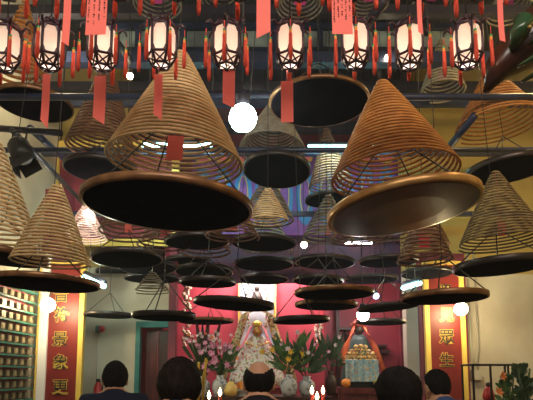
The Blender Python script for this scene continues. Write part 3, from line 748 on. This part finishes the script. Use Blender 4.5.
# niche
zn = P(257, 385, 7.75).z
nx = X(257, 8.4)
nt_ = thing('altar_niche', 'bright blue-white altar niche behind the white-robed statue', 'altar niche', (nx, 8.3, 0))
xw = X(276, 8.2)-X(236, 8.2)
MB().box((0, .18, 1.6), (xw, .03, 3.2)).build('back_panel', 'niche_white', nt_)
m = MB(); m.box((0, -.22, zn/2-.02), (xw+.15, .75, zn-.04)); m.build('pedestal', 'maroon', nt_)
m = MB()
for s in (-1, 1): m.tube([(s*xw*.46, .1, zn), (s*xw*.46, .1, 3.2)], .02, 8)
m.build('posts', 'gold_paint', nt_)
lamp('niche_light', 'POINT', (nx, 7.85, 3.05), 18, (1.0, .92, .85), .08)
fg = thing('small_figurine', 'dark seated figurine with floral headdress high in the altar niche', 'figurine', P(257, 296, 8.25))
m = MB(); m.lathe([(.09, -.13), (.10, -.05), (.06, .05), (.03, .08)], 14); m.ball((0, 0, .12), .045); m.build('body', 'dark_face', fg)
m = MB()
for s in (-1, 1):
    for j in range(4): m.ball((s*.15, 0, -.1+.07*j), .035, 8, 6)
m.build('flower_strings', 'robe_pattern', fg)
MB().box((0, .02, -.16), (.55, .2, .04)).build('shelf', 'gold_paint', fg)
# main statue
s0 = P(257, 384, 7.75)
st = thing('deity_statue', 'white floral-robed golden-faced deity statue under a pale canopy cape', 'statue', s0)
k = 7.75/F
prof = [(34, -2), (32, 6), (28, 18), (22, 30), (15, 40), (9, 46), (5, 48)]
MB().lathe([(a*k*.86, b*k) for a, b in prof], 28, sy=.42).build('robe', 'robe_pattern', st)
m = MB(); m.ball((0, -.02, 52*k), (4.3*k, 5*k, 6.0*k), 16, 12); m.ball((0, -.02-5*k, 51*k), (.9*k, .9*k, 1.3*k), 8, 6)
for s in (-1, 1): m.ball((s*5*k, -.02, 51.5*k), (.8*k, 1.0*k, 2*k), 8, 6)
m.build('head', 'gold_face', st)
m = MB()
for s in (-1, 1): m.ball((s*1.9*k, -.02-4.7*k, 52.5*k), (.8*k, .4*k, .35*k), 8, 6)
m.ball((0, -.02-4.8*k, 48.6*k), (1.2*k, .4*k, .35*k), 8, 6); m.build('face_paint', 'dark_face', st)
m = MB(); m.lathe([(4.6*k, 57*k), (5*k, 59*k), (4.5*k, 61*k), (1.5*k, 63*k)], 14, (0, -.01, 0))
for j in range(7):
    q = PI+PI*j/6; m.ball((5*k*math.cos(q), -.01+5*k*math.sin(q), 60.5*k), .7*k, 8, 6)
m.build('crown', 'gold', st)
m = MB()
for s in (-1, 1): m.tube([(s*3*k, -.03, 60*k), (s*7.5*k, -.05, 54*k), (s*11*k, -.1, 44*k), (s*19*k, -.14, 30*k), (s*25*k, -.16, 16*k)], [1.5*k, 2.2*k, 2.8*k, 2.8*k, 2*k], 8, flat=.35)
m.build('veil', 'pink_cloth', st)
m = MB()
for s in (-1, 1):
    m.tube([(s*8*k, .08, 74*k), (s*13*k, .06, 68*k), (s*17*k, .05, 54*k), (s*22*k, .04, 40*k), (s*31*k, .02, 20*k), (s*35*k, .0, 2*k)], [3*k, 4*k, 4*k, 4*k, 4.5*k, 5*k], 10, flat=.35)
m.tube([(-9*k, .08, 74*k), (0, .08, 77*k), (9*k, .08, 74*k)], 3*k, 10); m.build('canopy_cape', 'cape_gold', st)
m = MB()
for s in (-1, 1):
    for j in range(6): m.ball((s*(9.5-j*.2)*k, 0, (72-j*3.6)*k), 1.7*k, 8, 6)
m.build('flower_strings', 'robe_pattern', st)
m = MB()
for j in range(9):
    q = PI*1.12+PI*.76*j/8; m.ball((12*k*math.cos(q), -.13+3*k*math.sin(q), 36*k+5*k*abs(math.cos(q))), 1.1*k, 8, 6)
m.build('necklace', 'gold', st)
lamp('statue_spot', 'SPOT', (nx, 6.7, 3.35), 110, (1.0, .90, .82), .06, (math.radians(40), 0, 0), math.radians(42))

# floral garlands
for (u, v0, v1, Y, lb) in ((187, 283, 348, 8.2, 'long string garland of pale blossoms left of the altar statue'), (319, 318, 347, 8.2, 'short string garland of pale blossoms right of the altar')):
    a, b = P(u, v0, Y), P(u, v1, Y)
    t = thing('hanging_garland', lb, 'garland', a, group='hanging blossom garlands')
    L = a.z-b.z; n = int(L/.035); m = MB()
    for i in range(n):
        for j in range(3): m.ball((random.uniform(-.06, .06), random.uniform(-.04, .04), -L*i/n), random.uniform(.018, .032), 7, 5)
    m.build('blossoms', 'garland', t)
    MB().tube([(0, 0, H-a.z), (0, 0, -L)], .004, 4).build('string', 'wire', t)
# vases and bouquets
def vase(u, vb, Yv, h, r, label, m='porcelain', ztop=None):
    p = P(u, vb, Yv); p.z = zt1
    t = tag(MB().lathe([(r*.6, 0), (r*.85, h*.15), (r*1.0, h*.45), (r*.92, h*.68), (r*.5, h*.84), (r*.42, h*.9), (r*.58, h), (r*.45, h), (r*.3, h*.88)], 24).build('vase', m, None, p), label, 'vase', 'altar vases')
    return p+Vector((0, 0, h))
def leaf_blade(m, base, tip, wd, droop=.0):
    base, tip = Vector(base), Vector(tip); ax = tip-base
    side = ax.cross(Vector((random.uniform(-.4, .4), -1, .2))).normalized()
    nn = ax.cross(side).normalized()*.003; n = 5; vs = []
    for i in range(n+1):
        s = i/n; p = base+ax*s+Vector((0, 0, -droop*s*s)); ww = wd*math.sin(PI*min(.98, s*.85+.12))
        vs += [p-side*ww+nn, p+side*ww+nn, p+side*ww-nn, p-side*ww-nn]
    fs = []
    for i in range(n):
        for j in range(4): fs.append((4*i+j, 4*i+(j+1) % 4, 4*i+4+(j+1) % 4, 4*i+4+j))
    fs += [(0, 3, 2, 1), (4*n, 4*n+1, 4*n+2, 4*n+3)]
    m.add(vs, fs)
def lily(parent, c, r, mt, d=None):
    m = MB(); d = Vector(d or (random.uniform(-.6, .6), -1, random.uniform(-.1, .6))).normalized()
    a = d.orthogonal().normalized(); b = d.cross(a)
    for j in range(6):
        q = 2*PI*j/6; e = a*math.cos(q)+b*math.sin(q)
        leaf_blade(m, (0, 0, 0), e*r+d*r*.45, r*.24)
    m.ball(tuple(d*r*.2), r*.14, 7, 5)
    return m.build('blossom', mt, parent, c)
def bouquet(p, label, spread, height, nl, flowers, lm='leaf', rs=1, tall=None):
    t = thing('flower_bouquet', label, 'flowers', p, group='altar flower arrangements')
    random.seed(rs); m = MB(); sm = MB()
    for i in range(nl):
        q = random.uniform(0, 2*PI); rr = spread*random.uniform(.3, 1); z = height*random.uniform(.15, 1)
        tip = Vector((rr*math.cos(q), rr*.6*math.sin(q), z)); b = tip*random.uniform(.35, .6)
        leaf_blade(m, b, tip, random.uniform(.014, .026), .03)
    m.build('leaves', lm, t)
    if tall:
        m = MB()
        for (dx, dz_) in tall: leaf_blade(m, (dx*.2, 0, height*.3), (dx, 0, dz_), .028)
        m.build('tall_leaves', 'leaf_maroon', t)
    for (n, mt, r, z0_, z1_, sp_) in flowers:
        for i in range(n):
            q = random.uniform(0, 2*PI); rr = spread*sp_*random.uniform(.2, 1)
            c = Vector((rr*math.cos(q), -abs(rr*.6*math.sin(q))-.03, height*random.uniform(z0_, z1_)))
            lily(t, c, r*random.uniform(.8, 1.15), mt)
            sm.tube([(0, 0, -.08), tuple(c*.5+Vector((0, 0, .02))), tuple(c)], .004, 4)
    sm.build('stems', 'stem', t)
    return t
p1 = vase(203, 397, 6.55, .24, .085, 'blue and white porcelain vase at far left of the altar table')
p2 = vase(220, 397, 6.50, .25, .095, 'blue and white porcelain vase, second from left on the altar table')
p3 = vase(289, 397, 6.50, .26, .105, 'patterned porcelain vase just right of the bald worshipper')
p4 = vase(307, 397, 6.55, .24, .10, 'patterned porcelain vase behind the two right candle flames')
bouquet(p1, 'pink and white lilies with tall dark leaves in the far left vase', .32, .55, 34, [(22, 'lily_pink', .036, .2, .85, 1.0), (20, 'lily_white', .026, .5, 1.0, 1.0), (4, 'petal_orange', .02, .6, 1.0, 1.0)], 'leaf_dark', 3, [(-.10, .72), (.06, .80), (.22, .70), (-.02, .66)])
bouquet(p2, 'purple-pink lilies spilling from the second vase', .27, .50, 30, [(15, 'lily_pink', .042, .1, .75, .9), (12, 'lily_white', .028, .5, 1.0, .9), (3, 'petal_orange', .025, .3, .9, 1)], 'leaf', 4)
bouquet(p3, 'green leafy bouquet with pale buds in the vase right of the bald worshipper', .36, .58, 60, [(5, 'lily_white', .035, .4, .9, 1), (4, 'petal_yellow', .045, .25, .6, 1.0)], 'leaf', 5)
bouquet(p4, 'dark green leafy bouquet with yellow flowers behind the right candles', .34, .50, 64, [(4, 'petal_yellow', .045, .3, .6, 1.0), (4, 'lily_pink', .03, .4, .9, 1)], 'leaf_dark', 6)
p5 = vase(331, 397, 6.75, .30, .075, 'tall dark red vase at the right end of the altar table', 'dark_wood')
bouquet(p5, 'tall dark green leaves beside the pillar right of the altar', .24, .55, 40, [(3, 'lily_white', .03, .4, .9, 1)], 'leaf_dark', 8)
# wall-side orange flowers next to the statue
o = P(277, 352, 7.3); 
# fruit, bowl
def fruit(u, v, Y, r, m, name, label, grp, onz=None):
    p = P(u, v, Y); 
    if onz is not None: p.z = onz+r
    t = thing(name, label, 'fruit', p, group=grp)
    MB().ball((0, 0, 0), (r, r, r*.95), 16, 12).build('flesh', m, t)
    MB().tube([(0, 0, r*.88), (.003, 0, r*1.12)], .003, 5).build('stalk', 'stem', t)
    return t
bw = P(243, 397, 6.5); bw.z = zt1
tag(MB().lathe([(.08, 0), (.06, .02), (.13, .06), (.19, .09), (.18, .09), (.12, .065), (.01, .045)], 24).build('offering_bowl', 'plastic_white', None, bw), 'shallow pale offering bowl of fruit beside the bald worshipper', 'bowl')
for i, (dx, dy, dz_) in enumerate(((-.10, -.03, 0), (0, -.08, 0), (.10, -.03, 0), (-.03, .03, .04), (.06, .02, .05))):
    t = fruit(0, 0, 1, .045, 'orange_fruit', 'orange', ['orange at the left of the offering bowl', 'orange at the front of the offering bowl', 'orange at the right of the offering bowl', 'orange on the left of the bowl heap top', 'orange on the right of the bowl heap top'][i], 'oranges in the offering bowl')
    t.location = bw+Vector((dx, dy, .10+dz_))
pr = P(231, 385, 6.35); pr.z = zt1
t = thing('pear', 'large golden pear standing left of the offering bowl', 'fruit', pr)
MB().lathe([(.03, 0), (.075, .03), (.085, .08), (.06, .13), (.035, .17), (.01, .185)], 18).build('flesh', 'pear_fruit', t)
MB().tube([(0, 0, .18), (.01, 0, .215)], .004, 5).build('stalk', 'stem', t)
fruit(346, 382, 7.4, .065, 'orange_fruit', 'orange', 'orange at the left front of the dark-faced statue', 'fruit before the dark-faced statue', zt2)
fruit(378, 382, 7.4, .065, 'pomelo', 'pomelo', 'yellow-green pomelo at the right front of the dark-faced statue', 'fruit before the dark-faced statue', zt2)
# candles
for i, (u, v, Y, lb) in enumerate(((209, 396, 5.6, 'lit red candle left, in front of the blue and white vases'), (220, 393, 5.6, 'taller lit red candle just left of the fruit bowl'), (312, 391, 5.6, 'lit red candle, left of the right-hand trio'), (323, 391, 5.6, 'lit red candle, right of the right-hand trio'), (317, 397, 5.5, 'lit red candle, lower middle of the right-hand trio'))):
    p = P(u, v, Y); zb = 1.0
    t = thing('candle', lb, 'candle', (p.x, p.y, zb), group='lit altar candles')
    h = p.z-.035-zb
    MB().lathe([(.018, 0), (.018, h), (.012, h+.004)], 12).build('wax', 'wax_red', t)
    MB().lathe([(.002, -.02), (.015, 0), (.019, .018), (.012, .042), (.004, .062), (.001, .07)], 10, (0, 0, h+.02)).build('flame', 'flame', t)
x0, x1 = X(200, 5.6), X(330, 5.6)
ct = thing('candle_table', 'low dark candle table in front of the altar table', 'table', ((x0+x1)/2, 5.6, 0))
MB().box((0, 0, .975), (x1-x0, .35, .05)).build('table_top', 'dark_wood', ct)
for sx in (-1, 1):
    for sy in (-1, 1): MB().box((sx*((x1-x0)/2-.05), sy*.12, .475), (.06, .06, .95)).build('leg', 'dark_wood', ct)
# incense sticks (yellow)
for i, (u0, v0, u1, v1, lb) in enumerate(((206, 358, 201, 405, 'tall yellow incense stick leaning right in front of the lilies'), (199, 362, 197, 380, 'shorter yellow incense stick left of the tall one'), (207, 360, 196, 404, 'yellow incense stick leaning far to the left'))):
    a, b = P(u0, v0, 5.2), P(u1, v1, 5.2)
    d = (b-a); b2 = a+d*((a.z-1.0)/(a.z-b.z))
    tag(MB().tube([a, (a+b2)/2+Vector((.01, 0, 0)), b2], .011, 8).build('incense_stick', 'yellow_stick'), lb, 'incense stick', 'yellow incense sticks')
pt = P(203, 400, 5.2)
tag(MB().lathe([(.10, 0), (.12, .7), (.16, .86), (.17, 1.0), (.15, 1.0), (.13, .86), (.01, .84)], 24).build('incense_urn', 'gold_face', None, (P(200,400,5.2).x, 5.2, 0)), 'tall bronze incense urn holding yellow sticks', 'urn')
# right statue
s1 = P(360, 388, 7.6); s1.z = zt2; k = 7.6/F
d2 = thing('deity_statue', 'dark-faced deity statue with orange ribbons and blue embroidered apron', 'statue', s1)
MB().lathe([(19*k, 0), (19*k, 8*k), (17*k, 22*k), (13*k, 36*k), (9*k, 46*k), (5*k, 52*k)], 24, sy=.6).build('robe', 'dark_green_cloth', d2)
m = MB(); m.ball((0, 0, 57*k), (4.5*k, 4.5*k, 6*k), 14, 10); m.ball((0, -4.6*k, 56*k), (.9*k, .9*k, 1.2*k), 8, 6)
for s in (-1, 1): m.ball((s*4.5*k, 0, 56.5*k), (.7*k, .9*k, 1.8*k), 8, 6)
m.build('head', 'dark_face', d2)
m = MB(); m.lathe([(5*k, 60*k), (7*k, 63*k), (5*k, 66*k), (1*k, 69*k)], 12)
for s in (-1, 1): m.ball((s*7*k, 0, 62*k), 1.6*k, 8, 6)
m.build('crown', 'crown_red', d2)
m = MB()
for (x, z, r) in [(q*3.1*(1+.12*rw), 26+rw*3.6-abs(q)*.55*(rw > 2), 2.6) for rw in range(5) for q in range(-(5-rw), 6-rw)]:
    m.ball((x*k, -.13-.01*math.cos(x)+.006*abs(x)*.3, z*k), (r*k, 1.6*k, r*.8*k), 8, 6)
m.build('embroidered_collar', 'gold_embroidery', d2)
m = MB(); n = 16; vs = []
for i in range(n+1):
    s = i/n; x = (-16+32*s)*k; y = -.19-.02*math.sin(s*PI)+.008*math.sin(s*30)
    vs += [(x, y, 27*k-1.5*k*abs(s-.5)), (x*1.02, y-.02, 6*k), (x*1.02, y-.012, 6*k), (x, y+.012, 27*k)]
m.add(vs, [(4*i+j, 4*i+(j+1) % 4, 4*i+4+(j+1) % 4, 4*i+4+j) for i in range(n) for j in range(4)])
m.build('apron', 'blue_embroidery', d2)
for s in (-1, 1):
    MB().tube([(s*4*k, -.02, 63*k), (s*8*k, -.06, 54*k), (s*14*k, -.10, 40*k), (s*19*k, -.12, 26*k), (s*(19 if s < 0 else 25)*k, -.10, (20 if s < 0 else 8)*k)], [1.2*k, 2.4*k, 3*k, 2.8*k, 2*k], 8, flat=.3).build('ribbon', 'orange_cloth', d2)
# small figurine with hat
p = P(391, 374, 7.5); p.z = zt2
f2 = thing('small_figurine', 'small grey figurine with a wide hat at the right end of the side altar', 'figurine', p)
m = MB(); m.lathe([(5*k, 0), (6*k, 5*k), (4*k, 10*k), (2*k, 12*k)], 14); m.ball((0, 0, 14*k), 2.6*k, 10, 8); m.build('body', 'figurine_grey', f2)
MB().lathe([(5*k, 16*k), (2.6*k, 16.6*k), (2.3*k, 19*k), (.6*k, 20*k)], 14).build('hat', 'dark_face', f2)
# wall brackets, side altar back wall
for (u, v, lb) in ((379, 346, 'dark carved wall bracket right of the dark-faced statue, upper'), (382, 352, 'dark carved wall bracket right of the dark-faced statue, lower'), (346, 329, 'dark carved wall bracket left of the white bulb')):
    p = P(u, v, 8.45)
    m = MB(); m.box((0, 0, 0), (.22, .16, .035)); m.tube([(0, .07, -.02), (0, .02, -.10), (0, .07, -.2)], [.02, .03, .015], 8)
    tag(m.build('wall_bracket', 'dark_wood', None, p), lb, 'bracket', 'dark wall brackets')
struct(bx('trim_30', (X(338, 8.4), 8.45, 1.85), (.05, .12, 3.7), 'dark_wood'))
struct(bx('trim_31', (X(404, 8.3), 8.4, 1.8), (.09, .16, 3.6), 'maroon'))

# ---------------------------------------------------------------- left wall fittings
p = P(102, 329, 7.15)
t = thing('alarm_bell', 'round red alarm bell on the pale wall left of the doorway', 'alarm bell', p)
MB().lathe([(.045, 0), (.045, .03), (.03, .05), (.008, .055)], 18, M=Matrix.Rotation(PI/2, 4, 'X')).build('gong', 'red_gloss', t)
MB().box((-.05, .01, 0), (.07, .05, .09)).build('back_box', 'teal', t)
MB().tube([(-.05, .02, -.04), (-.05, .02, -1.2)], .010, 6).build('conduit', 'conduit', t)
t = thing('fire_extinguisher', 'small red extinguisher low on the pale wall by the left worshipper', 'extinguisher', P(98, 388, 7.1))
MB().lathe([(.05, -.35), (.055, -.3), (.055, .0), (.03, .06), (.02, .08)], 16).build('cylinder', 'red_gloss', t)
m = MB(); m.box((0, 0, .10), (.05, .03, .04)); m.tube([(0, -.01, .1), (.06, -.02, .08), (.07, -.02, -.15)], .008, 6); m.build('valve_and_hose', 'black_paint', t)
# right wall conduit, iron stand, plant
p = P(477, 375, 7.12)
t = thing('conduit_box', 'pale junction box with twin conduits on the right rear wall', 'junction box', p)
MB().box((0, .03, 0), (.13, .07, .13)).build('box', 'conduit', t)
for dx in (-.025, .03): MB().tube([(dx, .04, .06), (dx, .04, .25), (dx*1.6, .04, .35), (dx*1.6, .04, 1.7)], .012, 6).build('conduit_pipe', 'conduit', t)
p = P(489, 366, 5.6); xs0, xs1 = X(466, 5.6), X(513, 5.6)
t = thing('iron_stand', 'black iron frame stand with red offerings in front of the right rear wall', 'stand', ((xs0+xs1)/2, 5.6, 0))
W = xs1-xs0; zt = P(489, 365, 5.6).z
m = MB()
for f in (-.5, -.14, .16, .5): m.box((W*f, -.15, zt/2), (.018, .018, zt))
for f in (-.5, .5): m.box((W*f, .15, zt/2), (.018, .018, zt))
for y in (-.15, .15): m.box((0, y, zt), (W+.018, .018, .018))
for s in (-.5, .5): m.box((W*s, 0, zt), (.018, .3, .018))
m.build('frame', 'iron', t)
zs = P(489, 400, 5.6).z-.02
MB().box((0, 0, zs), (W, .3, .02)).build('shelf', 'iron', t)
p = Vector((X(486, 5.6), 5.6, zs+.01)); k = 5.6/F
t = thing('red_figurine', 'small red-clad figurine standing on the iron stand', 'figurine', p)
MB().lathe([(5*k, 0), (6*k, 5*k), (4*k, 12*k), (2*k, 14*k)], 14).build('robe', 'red_gloss', t)
MB().ball((0, 0, 16*k), 2.6*k, 10, 8).build('head', 'dark_face', t)
def potted(u, Y, zb, zt_, lb, n, mt, flowers, rs):
    random.seed(rs); x = X(u, Y); t = thing('potted_plant', lb, 'plant', (x, Y, zb)); h = zt_-zb
    MB().lathe([(.08, 0), (.10, .05), (.12, .2), (.13, .21), (.11, .2), (.01, .17)], 20).build('pot', 'red_gloss' if rs == 11 else 'dark_wood', t)
    m = MB(); st_ = MB()
    for i in range(n):
        q = random.uniform(0, 2*PI); z = random.uniform(.3, 1)*h; r = random.uniform(.02, .15)*(1.15-.5*z/h)
        b = Vector((r*.4*math.cos(q), r*.4*math.sin(q), z-.08)); leaf_blade(m, b, (r*math.cos(q), r*math.sin(q), z), .022, .02)
    for i in range(7):
        q = i; st_.tube([(0, 0, .15), (.04*math.cos(q), .04*math.sin(q), h*.6), (.07*math.cos(q*2), .07*math.sin(q*2), h*.92)], .005, 5)
    m.build('leaves', mt, t); st_.build('stems', 'stem', t)
    for (fx, fz) in flowers: lily(t, (fx, -.10, fz*h), .045, 'petal_orange')
potted(520, 4.9, .75, P(520, 360, 4.9).z, 'tall dark leafy plant at the right edge', 170, 'leaf_dark', [], 12)
potted(504, 5.1, .95, P(504, 370, 5.1).z, 'leafy plant with orange flowers in a red pot beside the iron stand', 70, 'leaf', [(-.08, .92), (.08, .95), (-.12, .7)], 11)
t = thing('plant_bench', 'dark low bench carrying the plants at the right', 'bench', (X(512, 5.0), 5.0, 0))
MB().box((0, 0, .725), (.75, .45, .05)).build('bench_top', 'dark_wood', t)
for sx in (-1, 1):
    for sy in (-1, 1): MB().box((sx*.32, sy*.17, .35), (.05, .05, .70)).build('leg', 'dark_wood', t)
MB().box((-.10, .10, .85), (.28, .22, .19)).build('riser', 'dark_wood', t)

# ---------------------------------------------------------------- people
def skin_mesh(nodes, edges, root, sub=2):
    me = bpy.data.meshes.new('b'); me.from_pydata([n[0] for n in nodes], edges, [])
    o = bpy.data.objects.new('b', me); C.objects.link(o)
    md = o.modifiers.new('s', 'SKIN'); md.use_smooth_shade = True
    lay = me.skin_vertices[0].data
    for i, n in enumerate(nodes):
        lay[i].radius = n[1]; lay[i].use_root = (i == root)
    sb = o.modifiers.new('u', 'SUBSURF'); sb.levels = sub; sb.render_levels = sub
    dg = bpy.context.evaluated_depsgraph_get(); out = bpy.data.meshes.new_from_object(o.evaluated_get(dg))
    bpy.data.objects.remove(o); return out
def merge_remesh(meshes, mb, voxel, matname, smooth=4):
    bm = bmesh.new()
    for me in meshes: bm.from_mesh(me)
    if mb:
        t = bpy.data.meshes.new('t'); t.from_pydata([tuple(v) for v in mb.v], [], mb.f); bm.from_mesh(t)
    bmesh.ops.recalc_face_normals(bm, faces=bm.faces)
    me = bpy.data.meshes.new('m'); bm.to_mesh(me); bm.free()
    o = bpy.data.objects.new('m', me); C.objects.link(o)
    r = o.modifiers.new('r', 'REMESH'); r.mode = 'VOXEL'; r.voxel_size = voxel
    s = o.modifiers.new('s', 'SMOOTH'); s.factor = .5; s.iterations = smooth
    dg = bpy.context.evaluated_depsgraph_get(); out = bpy.data.meshes.new_from_object(o.evaluated_get(dg))
    bpy.data.objects.remove(o)
    out.materials.clear(); out.materials.append(MATS[matname])
    out.polygons.foreach_set('use_smooth', [True]*len(out.polygons)); return out
def body_meshes():
    N = [((0, 0, .95), (.145, .105)), ((0, 0, 1.12), (.125, .09)), ((0, .0, 1.28), (.15, .10)), ((0, -.005, 1.385), (.115, .08)), ((0, .0, 1.435), (.056, .058)), ((0, .02, 1.475), (.056, .060))]
    E = [(0, 1), (1, 2), (2, 3), (3, 4), (4, 5)]
    for s in (-1, 1):
        b = len(N)
        N += [((s*.165, -.005, 1.375), (.055, .052)), ((s*.205, -.02, 1.24), (.045, .045)), ((s*.225, -.01, 1.10), (.038, .038)), ((s*.16, .12, 1.12), (.034, .034)), ((s*.075, .25, 1.17), (.026, .022)), ((s*.045, .31, 1.20), (.030, .017))]
        E += [(3, b), (b, b+1), (b+1, b+2), (b+2, b+3), (b+3, b+4), (b+4, b+5)]
        palm = b+5; pc = Vector(N[palm][0])
        for j, (L) in enumerate((.070, .080, .074, .058)):
            q = len(N); off = Vector((s*(-.003), .0, .022-.0155*j)); base = pc+off+Vector((s*-.008, .022, .006))
            N += [(tuple(base), (.0095, .0095)), (tuple(base+Vector((-s*.012, L*.5, .01))), (.0088, .0088)), (tuple(base+Vector((-s*.034, L*.75, .012))), (.0075, .0075))]
            E += [(palm, q), (q, q+1), (q+1, q+2)]
        q = len(N); N += [(tuple(pc+Vector((-s*.012, -.01, .036))), (.011, .011)), (tuple(pc+Vector((-s*.02, .018, .056))), (.009, .009))]
        E += [(palm, q), (q, q+1)]
        l = len(N)
        N += [((s*.09, 0, .88), (.085, .088)), ((s*.098, .012, .5), (.056, .058)), ((s*.10, -.015, .30), (.052, .054)), ((s*.10, -.02, .09), (.036, .038)), ((s*.11, .10, .04), (.040, .030)), ((s*.115, .17, .03), (.034, .022))]
        E += [(0, l), (l, l+1), (l+1, l+2), (l+2, l+3), (l+3, l+4), (l+4, l+5)]
    me = skin_mesh(N, E, 0)
    HS = -.09
    h = MB(); h.ball((0, .018, 1.615), (.073, .092, .100), 24, 18); h.ball((0, .045, 1.565), (.055, .062, .062), 20, 14)
    h.ball((0, .118, 1.588), (.012, .018, .022), 10, 8); h.ball((0, .100, 1.548), (.022, .012, .009), 10, 8)
    for s in (-1, 1): h.ball((s*.076, .008, 1.595), (.011, .020, .032), 12, 10); h.ball((s*.030, .098, 1.608), (.014, .010, .009), 10, 8)
    h.v = [(x, y+.03, z+HS) for x, y, z in h.v]
    body = merge_remesh([me], h, .0075, 'skin')
    # shirt
    g = .014
    S_ = [((0, 0, .90), (.158+g, .118+g)), ((0, 0, 1.12), (.135+g, .10+g)), ((0, 0, 1.28), (.165+g, .115+g)), ((0, -.006, 1.385), (.145+g, .098+g)), ((0, -.004, 1.425), (.088, .078)), ((0, .004, 1.462), (.074, .076))]
    Es = [(0, 1), (1, 2), (2, 3), (3, 4), (4, 5)]
    for s in (-1, 1):
        b = len(S_)
        S_ += [((s*.165, -.006, 1.372), (.076, .076)), ((s*.207, -.02, 1.24), (.060+g, .060+g)), ((s*.228, -.01, 1.09), (.046+g, .046+g)), ((s*.16, .12, 1.12), (.040+g, .040+g)), ((s*.10, .215, 1.155), (.034+g*.7, .034+g*.7))]
        Es += [(3, b), (b, b+1), (b+1, b+2), (b+2, b+3), (b+3, b+4)]
    sh = merge_remesh([skin_mesh(S_, Es, 0)], None, .012, 'navy', 3)
    T = [((0, 0, .93), (.155, .118))]; Et = []
    for s in (-1, 1):
        b = len(T); T += [((s*.095, 0, .85), (.10, .104)), ((s*.10, .012, .5), (.075, .078)), ((s*.102, -.015, .10), (.062, .066))]; Et += [(0, b), (b, b+1), (b+1, b+2)]
    tr = merge_remesh([skin_mesh(T, Et, 0)], None, .014, 'dark_trousers', 3)
    return body, sh, tr
BODY, SHIRT, TROU = body_meshes()
def hair_mesh(kind, seed=0):
    rnd = random.Random(seed); m = MB()
    c = Vector((0, .010, 1.622)); R = Vector((.085, .104, .106)); n, rings = 40, 30
    if kind == 'bob': R = Vector((.098, .112, .110))
    if kind == 'full': R = Vector((.096, .112, .108))
    if kind == 'bald': R = Vector((.0825, .101, .098)); 
    vs = []
    for i in range(rings+1):
        t = PI*i/rings
        for k in range(n):
            q = 2*PI*k/n; d = Vector((math.sin(t)*math.cos(q), math.sin(t)*math.sin(q), math.cos(t)))
            p = Vector((c.x+R.x*d.x, c.y+R.y*d.y, c.z+R.z*d.z))
            nz = 1+.018*math.sin(q*9+t*5+seed)+.014*math.sin(q*17-t*11)+rnd.uniform(-.012, .012)*(2.2 if kind == 'full' else 1)
            limit = 1.548+max(0, (p.y-c.y+.055))*1.15
            if kind == 'bob': limit = 1.535+max(0, (p.y-c.y-.02))*1.7
            if kind == 'full': limit = 1.535+max(0, (p.y-c.y-.01))*1.5
            ins = p.z < limit
            if kind == 'bald' and (d.z > .34 + .40*d.x*d.x + .012*math.sin(q*13) or (d.y > .35 and p.z > 1.60)): ins = True
            f = .80 if ins else nz
            if kind == 'bob' and d.z < -.1 and not ins: f = nz*1.06
            vs.append((c.x+R.x*d.x*f, c.y+.03+R.y*d.y*f, c.z-.09+R.z*d.z*f))
    fs = [(i*n+k, i*n+(k+1) % n, (i+1)*n+(k+1) % n, (i+1)*n+k) for i in range(rings) for k in range(n)]
    m.add(vs, fs, True)
    return m
def person(u, vtop, Y, label, hair, hm, shirt, rz=0, hseed=1, seat=0):
    p = P(u, vtop, Y); sc = p.z/1.638
    t = thing('person', label, 'person', (p.x, Y, 0), (0, 0, rz), 'worshippers seen from behind')
    t.scale = (1.0, 1.0, sc)
    for nm, me, mt in (('body', BODY, 'skin'), ('shirt', SHIRT, shirt), ('trousers', TROU, 'dark_trousers')):
        o = bpy.data.objects.new(nm, me); C.objects.link(o); o.parent = t
        o.material_slots[0].link = 'OBJECT'; o.material_slots[0].material = MATS[mt]
    hair_mesh(hair, hseed).build('hair', hm, t)
    for s in (-1, 1):
        MB().lathe([(.052, 0), (.055, .02), (.045, .06), (.02, .075)], 16, (s*.11, .06, 0), sy=2.2).build('shoe', 'leather', t)
    return t
person(115.5, 360.5, 3.55, 'man with short black hair and dark navy jacket, leftmost worshipper', 'short', 'hair_black', 'navy', .25, 1)
person(178.5, 357.5, 2.40, 'person with full dark hair standing in front of the doorway and lilies', 'bob', 'hair_brown', 'black_cloth', .0, 2)
person(259, 358.5, 2.75, 'balding man in dark jacket standing before the white-robed statue', 'bald', 'hair_black', 'black_cloth', .0, 3)
person(404, 366.5, 2.35, 'person with full black hair, second worshipper from the right', 'full', 'hair_black', 'black_cloth', .5, 4)
person(440, 369, 3.6, 'rightmost worshipper with short black hair and blue shirt', 'short', 'hair_black', 'blue_cloth', .35, 5)
